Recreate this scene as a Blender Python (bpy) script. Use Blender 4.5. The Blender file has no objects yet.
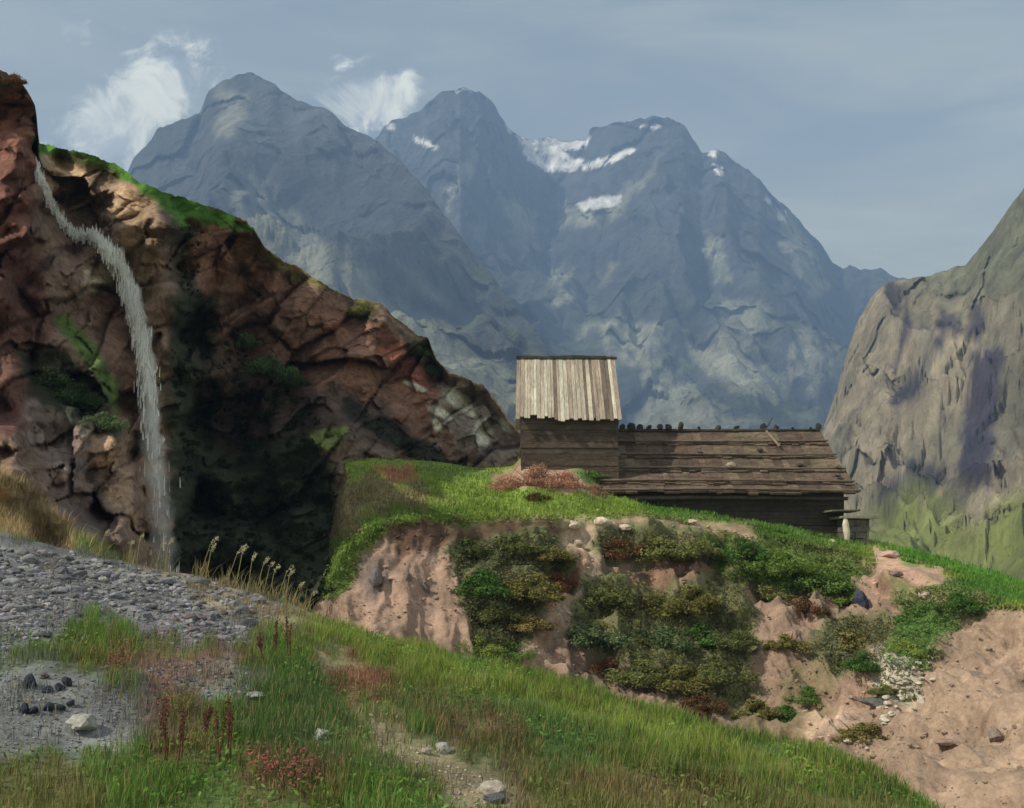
import bpy, math, random
import numpy as np
from mathutils import Vector
random.seed(7); RNG = np.random.default_rng(7)
D = bpy.data; S = bpy.context.scene; COL = S.collection
R = math.radians

# ------------------------------------------------------------------ camera
F = 1098.0; HY = 560.0            # focal length in px, row of the horizon
cam = D.objects.new('camera', D.cameras.new('camera')); COL.objects.link(cam)
cam.data.sensor_width = 36; cam.data.lens = F / 1024 * 36
cam.data.shift_y = (HY - 404) / 1024
cam.data.clip_start = 0.05; cam.data.clip_end = 30000
cam.location = (0, 0, 0); cam.rotation_euler = (R(90), 0, 0)
S.camera = cam
# ------------------------------------------------------------------ sun + sky
SUN = Vector((-0.66, -0.29, 0.66)).normalized()
elev = math.asin(SUN.z); azim = math.atan2(SUN.x, SUN.y)
sl = D.lights.new('sun', 'SUN'); sl.energy = 5.0; sl.angle = R(0.6); sl.color = (1.0, 0.92, 0.75)
so = D.objects.new('sun', sl); COL.objects.link(so)
so.rotation_euler = SUN.to_track_quat('Z', 'Y').to_euler()
S.view_settings.view_transform = 'Standard'; S.view_settings.look = 'None'
S.view_settings.gamma = 1; S.view_settings.exposure = 0.25
S.view_settings.use_curve_mapping = False


class NT:
    """small helper for node trees"""
    def __init__(s, nt): s.nt = nt; s.n = nt.nodes; s.l = nt.links
    def new(s, t, **k):
        n = s.n.new(t)
        for a, b in k.items(): setattr(n, a, b)
        return n
    def put(s, sock, v):
        if isinstance(v, bpy.types.NodeSocket): s.l.new(v, sock)
        elif isinstance(v, tuple) and len(v) == 3 and sock.type == 'RGBA': sock.default_value = (*v, 1)
        else: sock.default_value = v
    def math(s, op, a, b=0.0, c=None, clamp=False):
        n = s.new('ShaderNodeMath', operation=op, use_clamp=clamp)
        s.put(n.inputs[0], a); s.put(n.inputs[1], b)
        if c is not None: s.put(n.inputs[2], c)
        return n.outputs[0]
    def noise(s, vec, scale, detail=4, rough=.55, dist=0.0, out='Fac'):
        n = s.new('ShaderNodeTexNoise'); s.l.new(vec, n.inputs['Vector'])
        n.inputs['Scale'].default_value = scale; n.inputs['Detail'].default_value = detail
        n.inputs['Roughness'].default_value = rough; n.inputs['Distortion'].default_value = dist
        return n.outputs[out]
    def ramp(s, f, a, b, lo=0.0, hi=1.0):
        n = s.new('ShaderNodeMapRange', interpolation_type='SMOOTHSTEP')
        s.put(n.inputs[0], f)
        for i, v in zip((1, 2, 3, 4), (a, b, lo, hi)): n.inputs[i].default_value = v
        return n.outputs[0]
    def mix(s, f, a, b, mode='MIX'):
        n = s.new('ShaderNodeMix', data_type='RGBA', blend_type=mode)
        s.put(n.inputs[0], f); s.put(n.inputs[6], a); s.put(n.inputs[7], b)
        return n.outputs[2]
    def mapping(s, vec, scale=(1, 1, 1), rot=(0, 0, 0), loc=(0, 0, 0)):
        n = s.new('ShaderNodeMapping'); s.l.new(vec, n.inputs[0])
        n.inputs['Scale'].default_value = scale; n.inputs['Rotation'].default_value = rot
        n.inputs['Location'].default_value = loc
        return n.outputs[0]


W = D.worlds.new('World'); S.world = W; W.use_nodes = True
w = NT(W.node_tree); w.n.clear()
sky = w.new('ShaderNodeTexSky', sky_type='NISHITA', sun_disc=False)
sky.sun_elevation = elev; sky.sun_rotation = azim
sky.air_density = 1.0; sky.dust_density = 1.5; sky.ozone_density = 1.0
tc = w.new('ShaderNodeTexCoord'); sep = w.new('ShaderNodeSeparateXYZ')
w.l.new(tc.outputs['Generated'], sep.inputs[0])
dx, dy, dz = sep.outputs
dir_ = tc.outputs['Generated']
# high thin veil of cloud in streaks
st = w.noise(w.mapping(dir_, (1.6, 1.6, 7.0), (0, R(12), 0)), 2.3, 7, .6, .6)
veil = w.ramp(st, .28, .74, .5, 1.0)
low = w.ramp(w.math('SUBTRACT', dz, w.math('MULTIPLY', dx, .25)), .0, .40, 1.0, 0.42)
veil = w.math('MULTIPLY', veil, low, clamp=True)
col = w.mix(veil, sky.outputs[0], (12.5, 12.2, 8.6))
# cumulus puffs above the ridges, given by directions in the sky
ysafe = w.math('MAXIMUM', dy, .05)
U = w.math('DIVIDE', dx, ysafe); V = w.math('DIVIDE', dz, ysafe)
comb = w.new('ShaderNodeCombineXYZ'); w.l.new(U, comb.inputs[0]); w.l.new(V, comb.inputs[1])
n1 = w.noise(comb.outputs[0], 19, 8, .66, .7); n2 = w.noise(comb.outputs[0], 5.5, 3, .5)
tot = None
for (px, py, rx, ry, rot, amp) in ((150, 95, 66, 44, .5, 1.15), (112, 135, 50, 42, .3, 1.2), (80, 180, 60, 40, 0, 1.0),
                                   (76, 30, 28, 20, 0, .8), (374, 100, 48, 34, .1, 1.15), (392, 82, 28, 22, 0, .6),
                                   (342, 64, 12, 26, .7, .6), (180, 70, 30, 22, .4, .8)):
    cu, cv = (px - 512) / F, (HY - py) / F
    a = w.math('SUBTRACT', U, cu); b = w.math('SUBTRACT', V, cv)
    ca, sa = math.cos(rot), math.sin(rot)
    p = w.math('ADD', w.math('MULTIPLY', a, ca * F / rx), w.math('MULTIPLY', b, sa * F / rx))
    q = w.math('SUBTRACT', w.math('MULTIPLY', b, ca * F / ry), w.math('MULTIPLY', a, sa * F / ry))
    d2 = w.math('ADD', w.math('MULTIPLY', p, p), w.math('MULTIPLY', q, q))
    g = w.math('MULTIPLY', w.math('EXPONENT', w.math('MULTIPLY', d2, -1.0)), amp)
    tot = g if tot is None else w.math('MAXIMUM', tot, g)
dens = w.math('ADD', tot, w.math('MULTIPLY', w.math('SUBTRACT', n1, .5), 2.5))
dens = w.math('ADD', dens, w.math('MULTIPLY', w.math('SUBTRACT', n2, .5), .8))
cm = w.math('MULTIPLY', w.ramp(dens, .28, .88), w.ramp(dy, .05, .2))
cm = w.math('MULTIPLY', cm, w.ramp(tot, .12, .4))
shade = w.mix(w.ramp(n1, .4, .62), (9, 9.2, 8.6), (16.5, 16, 13))
col = w.mix(w.math('MULTIPLY', cm, .92), col, shade)
bg = w.new('ShaderNodeBackground'); w.l.new(col, bg.inputs[0]); bg.inputs[1].default_value = .10
wo = w.new('ShaderNodeOutputWorld'); w.l.new(bg.outputs[0], wo.inputs[0])


# ------------------------------------------------------------------ numpy noise
_perm = RNG.permutation(512).astype(np.int64); _perm = np.concatenate([_perm, _perm, _perm])
_grad = RNG.normal(size=(512, 3)); _grad /= np.linalg.norm(_grad, axis=1)[:, None]
def _h(i, j, k): return _perm[(_perm[(_perm[i & 511] + j) & 511] + k) & 511]
def perlin(p):
    p = np.asarray(p, float); i = np.floor(p).astype(np.int64); f = p - i
    u = f * f * f * (f * (f * 6 - 15) + 10); r = 0
    for a in (0, 1):
        for b in (0, 1):
            for c in (0, 1):
                g = _grad[_h(i[..., 0] + a, i[..., 1] + b, i[..., 2] + c)]
                d = (g * (f - (a, b, c))).sum(-1)
                wx = u[..., 0] if a else 1 - u[..., 0]; wy = u[..., 1] if b else 1 - u[..., 1]; wz = u[..., 2] if c else 1 - u[..., 2]
                r = r + d * wx * wy * wz
    return r * 1.6
def fbm(p, o=5, gain=.5, lac=2.03):
    p = np.asarray(p, float); r = 0; a = 1
    for k in range(o): r = r + a * perlin(p + 17.3 * k); p = p * lac; a *= gain
    return r
def ridged(p, o=5, gain=.5, lac=2.05):
    p = np.asarray(p, float); r = 0; a = 1; wt = 1; s = 0
    for k in range(o):
        n = (1 - np.abs(perlin(p + 31.7 * k))) ** 2 * wt
        wt = np.clip(n * 1.6, 0, 1); r = r + a * n; s += a; p = p * lac; a *= gain
    return r / s
def cells(p, seed=0):
    """blocky rock: returns per-cell random value and distance to the crack"""
    p = np.asarray(p, float) + seed * 7.7; i = np.floor(p).astype(np.int64)
    f1 = np.full(p.shape[:-1], 9.); f2 = f1.copy(); val = np.zeros(p.shape[:-1])
    for a in (-1, 0, 1):
        for b in (-1, 0, 1):
            for c in (-1, 0, 1):
                h = _h(i[..., 0] + a, i[..., 1] + b, i[..., 2] + c)
                q = i + (a, b, c) + .5 + _grad[h] * .45
                d = np.linalg.norm(p - q, axis=-1)
                m = d < f1
                f2 = np.where(m, f1, np.minimum(f2, d)); val = np.where(m, (h % 97) / 97., val); f1 = np.where(m, d, f1)
    return val, f2 - f1
def facets(p, seed=0):
    """broken rock: every cell is a plane of its own tilt"""
    p = np.asarray(p, float) + seed * 5.3; i = np.floor(p).astype(np.int64)
    f1 = np.full(p.shape[:-1], 9.); f2 = f1.copy(); val = np.zeros(p.shape[:-1])
    for a in (-1, 0, 1):
        for b in (-1, 0, 1):
            for c in (-1, 0, 1):
                h = _h(i[..., 0] + a, i[..., 1] + b, i[..., 2] + c)
                dv = p - (i + (a, b, c) + .5 + _grad[h] * .45); d = np.linalg.norm(dv, axis=-1); m = d < f1
                pl = (h % 89) / 89. - .5 + (dv * _grad[(h * 7 + 3) & 511]).sum(-1) * 1.15
                f2 = np.where(m, f1, np.minimum(f2, d)); val = np.where(m, pl, val); f1 = np.where(m, d, f1)
    return val, f2 - f1
def sstep(x, a, b):
    t = np.clip((x - a) / (b - a), 0, 1); return t * t * (3 - 2 * t)
def P(*pts):                       # polyline lookup
    a = np.array(pts, float); return lambda x: np.interp(x, a[:, 0], a[:, 1])
def stack(*a): return np.stack(np.broadcast_arrays(*a), -1).astype(float)
def poly(px, py, pts, feather=6., warp=5., ws=.05, seed=0):
    """soft mask of an outline with a wobbling edge"""
    px, py = np.broadcast_arrays(np.asarray(px, float), np.asarray(py, float)); q = np.array(pts, float); g = feather + 1.6 * warp + 1
    bb = (px > q[:, 0].min() - g) & (px < q[:, 0].max() + g) & (py > q[:, 1].min() - g) & (py < q[:, 1].max() + g)
    out = np.zeros(px.shape)
    if not bb.any(): return out
    out[bb] = _poly(px[bb], py[bb], pts, feather, warp, ws, seed); return out
def _poly(px, py, pts, feather, warp, ws, seed):
    n = stack(px * ws, py * ws, seed * 3.1)
    x = px + warp * fbm(n, 3); y = py + warp * fbm(n + 50, 3)
    inside = np.zeros(x.shape, bool); d = np.full(x.shape, 1e9); m = len(pts)
    for i in range(m):
        (x0, y0), (x1, y1) = pts[i], pts[(i + 1) % m]
        if y0 != y1:
            c = ((y0 > y) != (y1 > y)) & (x < (x1 - x0) * (y - y0) / (y1 - y0) + x0); inside ^= c
        ex, ey = x1 - x0, y1 - y0; t = np.clip(((x - x0) * ex + (y - y0) * ey) / (ex * ex + ey * ey + 1e-9), 0, 1)
        d = np.minimum(d, np.hypot(x - x0 - t * ex, y - y0 - t * ey))
    return sstep(np.where(inside, d, -d), -feather, feather)
def blob(px, py, cx, cy, rx, ry, soft=.5, seed=0, rot=0):
    ca, sa = math.cos(rot), math.sin(rot); a = (px - cx) * ca + (py - cy) * sa; b = (py - cy) * ca - (px - cx) * sa
    d = np.hypot(a / rx, b / ry) + .3 * fbm(stack(px * .06, py * .06, seed * 2.7), 3)
    return 1 - sstep(d, 1 - soft, 1 + soft * .4)
def at(px, py, Y): return np.array([(px - 512) / F * Y, Y, (HY - py) / F * Y])
def lerp(c, m, t): return c + (np.asarray(t, float) - c) * m[..., None]


# ------------------------------------------------------------------ mesh helpers
def link(name, me, mat=None, parent=None):
    o = D.objects.new(name, me); COL.objects.link(o)
    if mat: me.materials.append(mat)
    if parent: o.parent = parent
    return o
def mesh_np(name, V, faces, mat=None, parent=None, col=None, smooth=True):
    """V (n,3); faces list of int arrays each (m,k)"""
    me = D.meshes.new(name); V = np.asarray(V, np.float32)
    if not isinstance(faces, list): faces = [faces]
    me.vertices.add(len(V)); me.vertices.foreach_set('co', V.ravel())
    loops = np.concatenate([f.ravel() for f in faces]).astype(np.int32)
    cnt = np.concatenate([np.full(len(f), f.shape[1], np.int32) for f in faces])
    me.loops.add(len(loops)); me.loops.foreach_set('vertex_index', loops)
    me.polygons.add(len(cnt)); st = np.concatenate([[0], np.cumsum(cnt)[:-1]]).astype(np.int32)
    me.polygons.foreach_set('loop_start', st); me.polygons.foreach_set('loop_total', cnt)
    me.polygons.foreach_set('use_smooth', np.full(len(cnt), smooth))
    me.update(calc_edges=True)
    if col is not None:
        a = me.color_attributes.new('Col', 'FLOAT_COLOR', 'POINT')
        c = np.ones((len(V), 4), np.float32); c[:, :col.shape[1]] = col; a.data.foreach_set('color', c.ravel())
    return link(name, me, mat, parent)
def grid_faces(nr, nc):
    i = np.arange(nr * nc).reshape(nr, nc)
    return np.stack([i[:-1, :-1], i[:-1, 1:], i[1:, 1:], i[1:, :-1]], -1).reshape(-1, 4)
def normals_grid(Pn):
    du = np.gradient(Pn, axis=1); dv = np.gradient(Pn, axis=0); n = np.cross(du, dv)
    n /= np.linalg.norm(n, axis=-1, keepdims=True) + 1e-9
    return n
def tag(o, label=None, cat=None, group=None, kind=None):
    if label: o['label'] = label
    if cat: o['category'] = cat
    if group: o['group'] = group
    if kind: o['kind'] = kind
    return o
def empty(name, loc, label, cat, group=None, rz=0):
    o = D.objects.new(name, None); COL.objects.link(o); o.location = loc; o.rotation_euler = (0, 0, rz)
    o.empty_display_size = .2
    return tag(o, label, cat, group)


# ------------------------------------------------------------------ materials
def surf(name, base=None, rough=.9, var=.35, scales=(1., 6.), bumps=((2., .1, 1.),), tint=None, spec=.2, stretch=(1, 1, 1), rot=(0, 0, 0), sub=None):
    """base None: reads the mesh's own Col attribute. bumps: (scale, distance, strength)"""
    m = D.materials.new(name); m.use_nodes = True; t = NT(m.node_tree); t.n.clear()
    co = t.new('ShaderNodeTexCoord').outputs['Object']; vec = t.mapping(co, stretch, rot)
    if base is None:
        a = t.new('ShaderNodeAttribute', attribute_name='Col'); c = a.outputs['Color']
    else:
        r = t.new('ShaderNodeRGB'); r.outputs[0].default_value = (*base, 1); c = r.outputs[0]
    for i, sc in enumerate(scales):
        v = t.ramp(t.noise(vec, sc, 5, .6, .3), .25, .75, 1 - var, 1 + var)
        mx = t.new('ShaderNodeMix', data_type='RGBA', blend_type='MULTIPLY'); mx.inputs[0].default_value = 1
        t.l.new(c, mx.inputs[6]); cc = t.new('ShaderNodeCombineColor')
        for k in range(3): t.l.new(v, cc.inputs[k])
        t.l.new(cc.outputs[0], mx.inputs[7]); c = mx.outputs[2]
    if tint:
        c = t.mix(t.ramp(t.noise(vec, tint[1], 6, .65), .52, .68, 0, tint[2]), c, tint[0])
    b = t.new('ShaderNodeBsdfPrincipled'); t.l.new(c, b.inputs['Base Color'])
    b.inputs['Roughness'].default_value = rough; b.inputs['Specular IOR Level'].default_value = spec
    nn = None
    for sc, dist, stg in bumps:
        bp = t.new('ShaderNodeBump'); bp.inputs['Distance'].default_value = dist; bp.inputs['Strength'].default_value = stg
        t.l.new(t.noise(vec, sc, 7, .62, .2), bp.inputs['Height'])
        if nn: t.l.new(nn, bp.inputs['Normal'])
        nn = bp.outputs[0]
    if nn: t.l.new(nn, b.inputs['Normal'])
    o = t.new('ShaderNodeOutputMaterial'); t.l.new(b.outputs[0], o.inputs[0])
    return m
def leafmat(name, trans=.25, base=None, var=.3):
    m = D.materials.new(name); m.use_nodes = True; t = NT(m.node_tree); t.n.clear()
    if base is None: c = t.new('ShaderNodeAttribute', attribute_name='Col').outputs['Color']
    else:
        r = t.new('ShaderNodeRGB'); r.outputs[0].default_value = (*base, 1); c = r.outputs[0]
    oi = t.new('ShaderNodeObjectInfo')
    hs = t.new('ShaderNodeHueSaturation'); t.l.new(c, hs.inputs['Color'])
    t.l.new(t.ramp(oi.outputs['Random'], 0, 1, 1 - var, 1 + var), hs.inputs['Value'])
    t.l.new(t.ramp(oi.outputs['Random'], 1, 0, .475, .515), hs.inputs['Hue'])
    d = t.new('ShaderNodeBsdfDiffuse'); tr = t.new('ShaderNodeBsdfTranslucent'); mx = t.new('ShaderNodeMixShader')
    mx.inputs[0].default_value = trans
    t.l.new(hs.outputs[0], d.inputs[0]); t.l.new(hs.outputs[0], tr.inputs[0])
    t.l.new(d.outputs[0], mx.inputs[1]); t.l.new(tr.outputs[0], mx.inputs[2])
    o = t.new('ShaderNodeOutputMaterial'); t.l.new(mx.outputs[0], o.inputs[0])
    return m

M = {}
M['mount'] = surf('mountain rock', None, scales=(.003, .02), var=.35, bumps=((.006, 50, .8), (.02, 22, 1.), (.07, 7, 1.)))
M['crag'] = surf('crag rock', None, scales=(.02, .12), var=.3, bumps=((.05, 7, 1.), (.3, 1.6, .9)), stretch=(1, 1, .6))
M['cliff'] = surf('red cliff rock', None, scales=(.5, 3.), var=.33, bumps=((1.1, .25, .6), (5, .12, .8), (16, .04, .8)), rot=(0, R(28), 0), stretch=(1, 1, 1.7))
M['bank'] = surf('earth bank', None, scales=(.35, 1.6, 9.), var=.2, bumps=((1.6, .13, .5), (9, .05, .8)))
M['fore'] = surf('meadow soil', None, scales=(2., 18.), var=.25, bumps=((4, .06, .6), (25, .015, .8)))
M['stone'] = surf('grey stone', None, scales=(3., 20.), var=.25, bumps=((6, .03, .6), (30, .008, .7)))
M['leaf'] = leafmat('shrub leaves', .2)
M['grass'] = leafmat('grass blades', .3, var=0.001)
M['bark'] = surf('shrub wood', (.09, .06, .04), scales=(8.,), bumps=((20, .01, .6),))
M['valley'] = surf('valley floor', (.12, .14, .06), scales=(.004, .03), bumps=((.02, 4, .5),))

# ------------------------------------------------------------------ far ground
G = 9000
gv = np.array([[x, y, -60.0] for y in np.linspace(-400, 4790, 12) for x in np.linspace(-3400, 3400, 12)])
tag(mesh_np('ground', gv, grid_faces(12, 12), M['valley'], smooth=False), kind='structure')


# ------------------------------------------------------------------ mountains
ROCK = np.array((.085, .09, .095)); GREENR = np.array((.10, .13, .05)); SCREE_LIT = np.array((.36, .36, .26)); SNOW = np.array((.95, .95, .93))
def massif(name, sil, Yc, Yfoot, zfoot, Yback, x0, x1, step, rows, prof, amp, freq, colf, mat, seed=0, crest=0.03, detail=.35, rowpow=1., winf=None, yf=.75, fac=()):
    px = np.arange(x0, x1 + 1, step, dtype=float); nb = 14
    t = np.linspace(0, 1, rows) ** rowpow; back = np.linspace(0, 1, nb + 1)[1:]
    yc = (Yc(px) if callable(Yc) else np.full(len(px), float(Yc)))
    silz = (HY - sil(px)) / F * yc
    cr = fbm(stack(px * .05, seed, 0), 5, .6) * crest * 100 / F * yc * .5
    kz = np.exp(-np.linspace(-2, 2, 31) ** 2); kz /= kz.sum(); sm = lambda v: np.convolve(np.pad(v, 15, 'edge'), kz, 'valid')
    want0 = silz + cr
    Y = np.concatenate([Yfoot + (yc[None] - Yfoot) * t[:, None], yc[None] + (Yback - yc[None]) * back[:, None]])
    Z = np.concatenate([zfoot + (silz[None] - zfoot) * prof(t, px)[..., :] if prof(t, px).ndim == 2 else zfoot + (silz[None] - zfoot) * prof(t, px)[:, None],
                        silz[None] + (zfoot - silz[None]) * back[:, None] ** .8])
    t8 = np.concatenate([t, np.ones(nb)])[:, None] ** 10; Z = Z + cr[None] * t8
    X = (px[None] - 512) / F * Y
    w3 = stack(X, Y * yf, seed * 100.) * freq
    wp = stack(fbm(w3 * .7 + 9, 3), fbm(w3 * .7 + 19, 3), 0) * .45
    r = ridged(w3 + wp, 6, .42)
    tt = np.concatenate([t, np.full(nb, 1.)])[:, None]
    win = np.clip(tt * 5, 0, 1) * (1 - .75 * tt ** 6)
    win = win * (winf(tt) if winf else 1.)
    Z = Z + (r - .5) * amp * win + detail * amp * .4 * fbm(w3 * 4.1, 4) * win
    # fit the crest seen from the valley to the mountain's skyline
    el = Z / Y; mx = el[:rows + nb].max(0); want = want0 / yc
    k = np.where(mx > 0, want / mx, 1.)
    sc = want / mx; sc = sm(sc)[None] * (1 - t8) + sc[None] * t8; Z = np.where(Z > 0, Z * (1 + (sc - 1) * np.clip(Z / (np.abs(silz)[None] * .4 + 1), 0, 1)), Z)
    Pn = stack(X, Y, Z)
    for fs, fa in fac:                         # broken planes of rock, pushed in and out towards the valley
        fv, _ = facets(Pn * (1, 1, .55) / fs + .15 * stack(fbm(Pn / fs, 2), 0, 0), seed)
        Pn = Pn * (1 - fv * fa * np.clip(tt * 3 - .6, 0, 1) / Y)[..., None]
    n = normals_grid(Pn)
    py = HY - Z / Y * F; pxg = np.broadcast_to(px, py.shape)
    c = colf(pxg, py, Pn, n, r)
    o = mesh_np(name, Pn.reshape(-1, 3), grid_faces(*Z.shape), mat, col=c.reshape(-1, 3))
    return tag(o, kind='structure')

def colB(px, py, Pn, n, r):
    up = np.abs(n[..., 2]); nz = fbm(Pn * .004, 5)
    c = np.broadcast_to(ROCK, px.shape + (3,)).copy()
    c = lerp(c, sstep(up + nz * .25, .6, .85) * sstep(py, 200, 330) * .6, GREENR)
    sc = np.zeros(px.shape)  # pale scree and pasture, with sunlit patches painted into the same colour
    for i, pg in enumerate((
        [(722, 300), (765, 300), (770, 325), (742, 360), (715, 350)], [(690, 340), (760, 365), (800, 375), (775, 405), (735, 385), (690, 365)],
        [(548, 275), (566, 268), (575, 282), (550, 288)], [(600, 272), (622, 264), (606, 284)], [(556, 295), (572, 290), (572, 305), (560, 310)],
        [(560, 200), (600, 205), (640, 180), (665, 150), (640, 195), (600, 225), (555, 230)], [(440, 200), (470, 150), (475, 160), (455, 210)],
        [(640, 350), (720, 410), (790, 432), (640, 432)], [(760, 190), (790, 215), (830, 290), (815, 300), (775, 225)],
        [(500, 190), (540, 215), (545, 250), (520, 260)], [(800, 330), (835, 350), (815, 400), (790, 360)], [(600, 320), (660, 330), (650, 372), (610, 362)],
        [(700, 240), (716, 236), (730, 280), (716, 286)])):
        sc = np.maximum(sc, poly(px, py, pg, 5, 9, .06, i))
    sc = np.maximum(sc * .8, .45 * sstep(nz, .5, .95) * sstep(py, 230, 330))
    c = lerp(c, sc, SCREE_LIT)
    sn = np.zeros(px.shape)
    for i, pg in enumerate((
        [(516, 134), (548, 134), (590, 136), (586, 149), (563, 150), (570, 157), (584, 160), (577, 171), (546, 171), (528, 160)],
        [(580, 166), (606, 158), (630, 146), (636, 150), (612, 163), (585, 171)], [(576, 203), (596, 198), (622, 195), (618, 206), (590, 210), (582, 212)],
        [(388, 122), (394, 122), (394, 130), (388, 128)], [(414, 136), (440, 146), (439, 151), (414, 141)],
        [(446, 190), (452, 190), (454, 197), (448, 196)], [(455, 88), (470, 89), (470, 92), (455, 91)],
        [(708, 145), (716, 149), (715, 158), (709, 154)], [(713, 164), (722, 166), (720, 176), (715, 174)], [(764, 196), (771, 198), (770, 206), (764, 204)],
        [(776, 208), (786, 210), (786, 222), (778, 220)], [(640, 126), (660, 124), (658, 128), (642, 129)], [(505, 118), (514, 122), (512, 134), (506, 130)])):
        sn = np.maximum(sn, poly(px, py, pg, 1.0, 2.2, .16, i))
    # broken snow: bare rock shows where it is steep
    sn = sn * sstep(up + .35 * fbm(Pn * .02, 4), .10, .25)
    return lerp(c, sn, SNOW)
def colA(px, py, Pn, n, r):
    up = np.abs(n[..., 2]); nz = fbm(Pn * .004, 5)
    c = np.broadcast_to(ROCK * .9, px.shape + (3,)).copy()
    c = lerp(c, sstep(up + nz * .25, .6, .9) * sstep(py, 180, 300) * .6, GREENR)
    sc = np.zeros(px.shape)  # scree bands, partly sunlight on the slope painted as paler rock
    for i, pg in enumerate(([(232, 185), (262, 178), (285, 205), (320, 240), (345, 262), (300, 275), (262, 262), (238, 225)],
                            [(380, 290), (450, 330), (510, 370), (540, 432), (470, 400), (420, 360)], [(215, 90), (245, 95), (240, 130), (220, 135)],
                            [(395, 262), (430, 285), (445, 305), (420, 300)], [(300, 262), (370, 270), (420, 330), (380, 330)])):
        sc = np.maximum(sc, poly(px, py, pg, 10, 12, .05, i + 40))
    c = lerp(c, sc * .6, SCREE_LIT)
    return c
silB = P((250, 300), (340, 200), (370, 150), (384, 126), (392, 120), (412, 115), (420, 112), (430, 98), (445, 91), (462, 88), (480, 91), (494, 104), (500, 116),
         (512, 132), (520, 137), (548, 139), (586, 141), (590, 130), (612, 122), (640, 119), (668, 116), (684, 124), (694, 140), (702, 152),
         (716, 148), (728, 156), (742, 168), (758, 178), (772, 196), (790, 210), (805, 228), (822, 244), (832, 262), (842, 268), (850, 264), (862, 270), (880, 268), (892, 276),
         (930, 290), (1000, 330), (1150, 380))
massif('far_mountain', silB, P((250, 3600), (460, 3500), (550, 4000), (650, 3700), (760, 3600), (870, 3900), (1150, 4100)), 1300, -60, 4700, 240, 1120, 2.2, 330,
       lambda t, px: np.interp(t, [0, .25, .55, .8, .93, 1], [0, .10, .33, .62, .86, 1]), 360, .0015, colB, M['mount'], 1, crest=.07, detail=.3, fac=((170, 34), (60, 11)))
silA = P((-420, 250), (60, 240), (120, 190), (132, 162), (140, 150), (152, 140), (158, 128), (170, 124), (184, 118), (200, 112), (208, 92), (222, 80), (236, 76), (252, 74), (268, 79),
         (284, 92), (298, 100), (312, 104), (330, 112), (345, 124), (362, 134), (378, 142), (400, 160), (425, 188), (450, 222), (480, 262), (515, 305), (550, 350), (590, 400), (640, 450), (700, 500))
massif('near_mountain', silA, P((-420, 2500), (250, 2700), (400, 2300), (520, 1900), (700, 1500)), 700, -60, 3400, -420, 690, 2.4, 260,
       lambda t, px: np.interp(t, [0, .2, .5, .8, .93, 1], [0, .12, .38, .68, .88, 1]), 230, .0019, colA, M['mount'], 2, crest=.06, detail=.28, fac=((140, 22), (50, 8)))

# the crag on the right, with its green foot
TAN = np.array((.29, .245, .175)); PUR = np.array((.095, .09, .105)); OLV = np.array((.12, .115, .085)); YG = np.array((.20, .225, .065))
def colC(px, py, Pn, n, r):
    nz = fbm(Pn * (.035, .03, .008), 6) * 1.3
    c = np.broadcast_to(TAN, px.shape + (3,)).copy()
    c = lerp(c, sstep(nz, -.1, .6) * .7, OLV)
    dk = np.zeros(px.shape)  # purple shadow streaks of the crag, painted into the rock colour
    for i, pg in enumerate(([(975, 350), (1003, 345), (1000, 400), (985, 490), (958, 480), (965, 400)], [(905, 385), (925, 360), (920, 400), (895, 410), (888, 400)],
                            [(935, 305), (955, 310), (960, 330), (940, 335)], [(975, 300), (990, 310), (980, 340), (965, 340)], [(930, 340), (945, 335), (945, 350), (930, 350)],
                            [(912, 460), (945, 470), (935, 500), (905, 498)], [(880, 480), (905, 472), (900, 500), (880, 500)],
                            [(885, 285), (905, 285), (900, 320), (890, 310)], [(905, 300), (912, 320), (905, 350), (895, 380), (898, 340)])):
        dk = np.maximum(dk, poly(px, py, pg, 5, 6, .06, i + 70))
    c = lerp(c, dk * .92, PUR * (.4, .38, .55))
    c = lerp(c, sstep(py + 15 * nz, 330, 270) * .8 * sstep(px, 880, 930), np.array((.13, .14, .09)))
    g = sstep(py + 12 * nz - 18 * np.sin(px * .06), 488, 525)
    c = lerp(c, g, YG * .85)
    g2 = poly(px, py, [(900, 525), (945, 492), (985, 530), (1010, 575), (900, 570)], 8, 6, .04, 90)
    return lerp(c, g2 * .6, np.array((.21, .23, .075)))
silC = P((790, 540), (806, 470), (822, 432), (836, 392), (848, 350), (858, 322), (870, 298), (884, 284), (905, 279), (930, 275), (952, 268), (966, 264), (978, 250), (992, 232), (1004, 214), (1016, 198),
         (1024, 188), (1060, 140), (1120, 80), (1300, -40), (1500, -100))
massif('crag', silC, P((790, 720), (870, 760), (1024, 640), (1300, 520), (1500, 500)), 160, -32, 1000, 790, 1500, 1.6, 240,
       lambda t, px: np.interp(t, [0, .3, .55, .68, .85, 1], [0, .10, .24, .40, .74, 1]), 50, .024, colC, M['crag'], 3, crest=.05, detail=.45, winf=lambda t: sstep(t, .22, .5), yf=.3, fac=((34, 6.5), (12, 2.2)))


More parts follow.
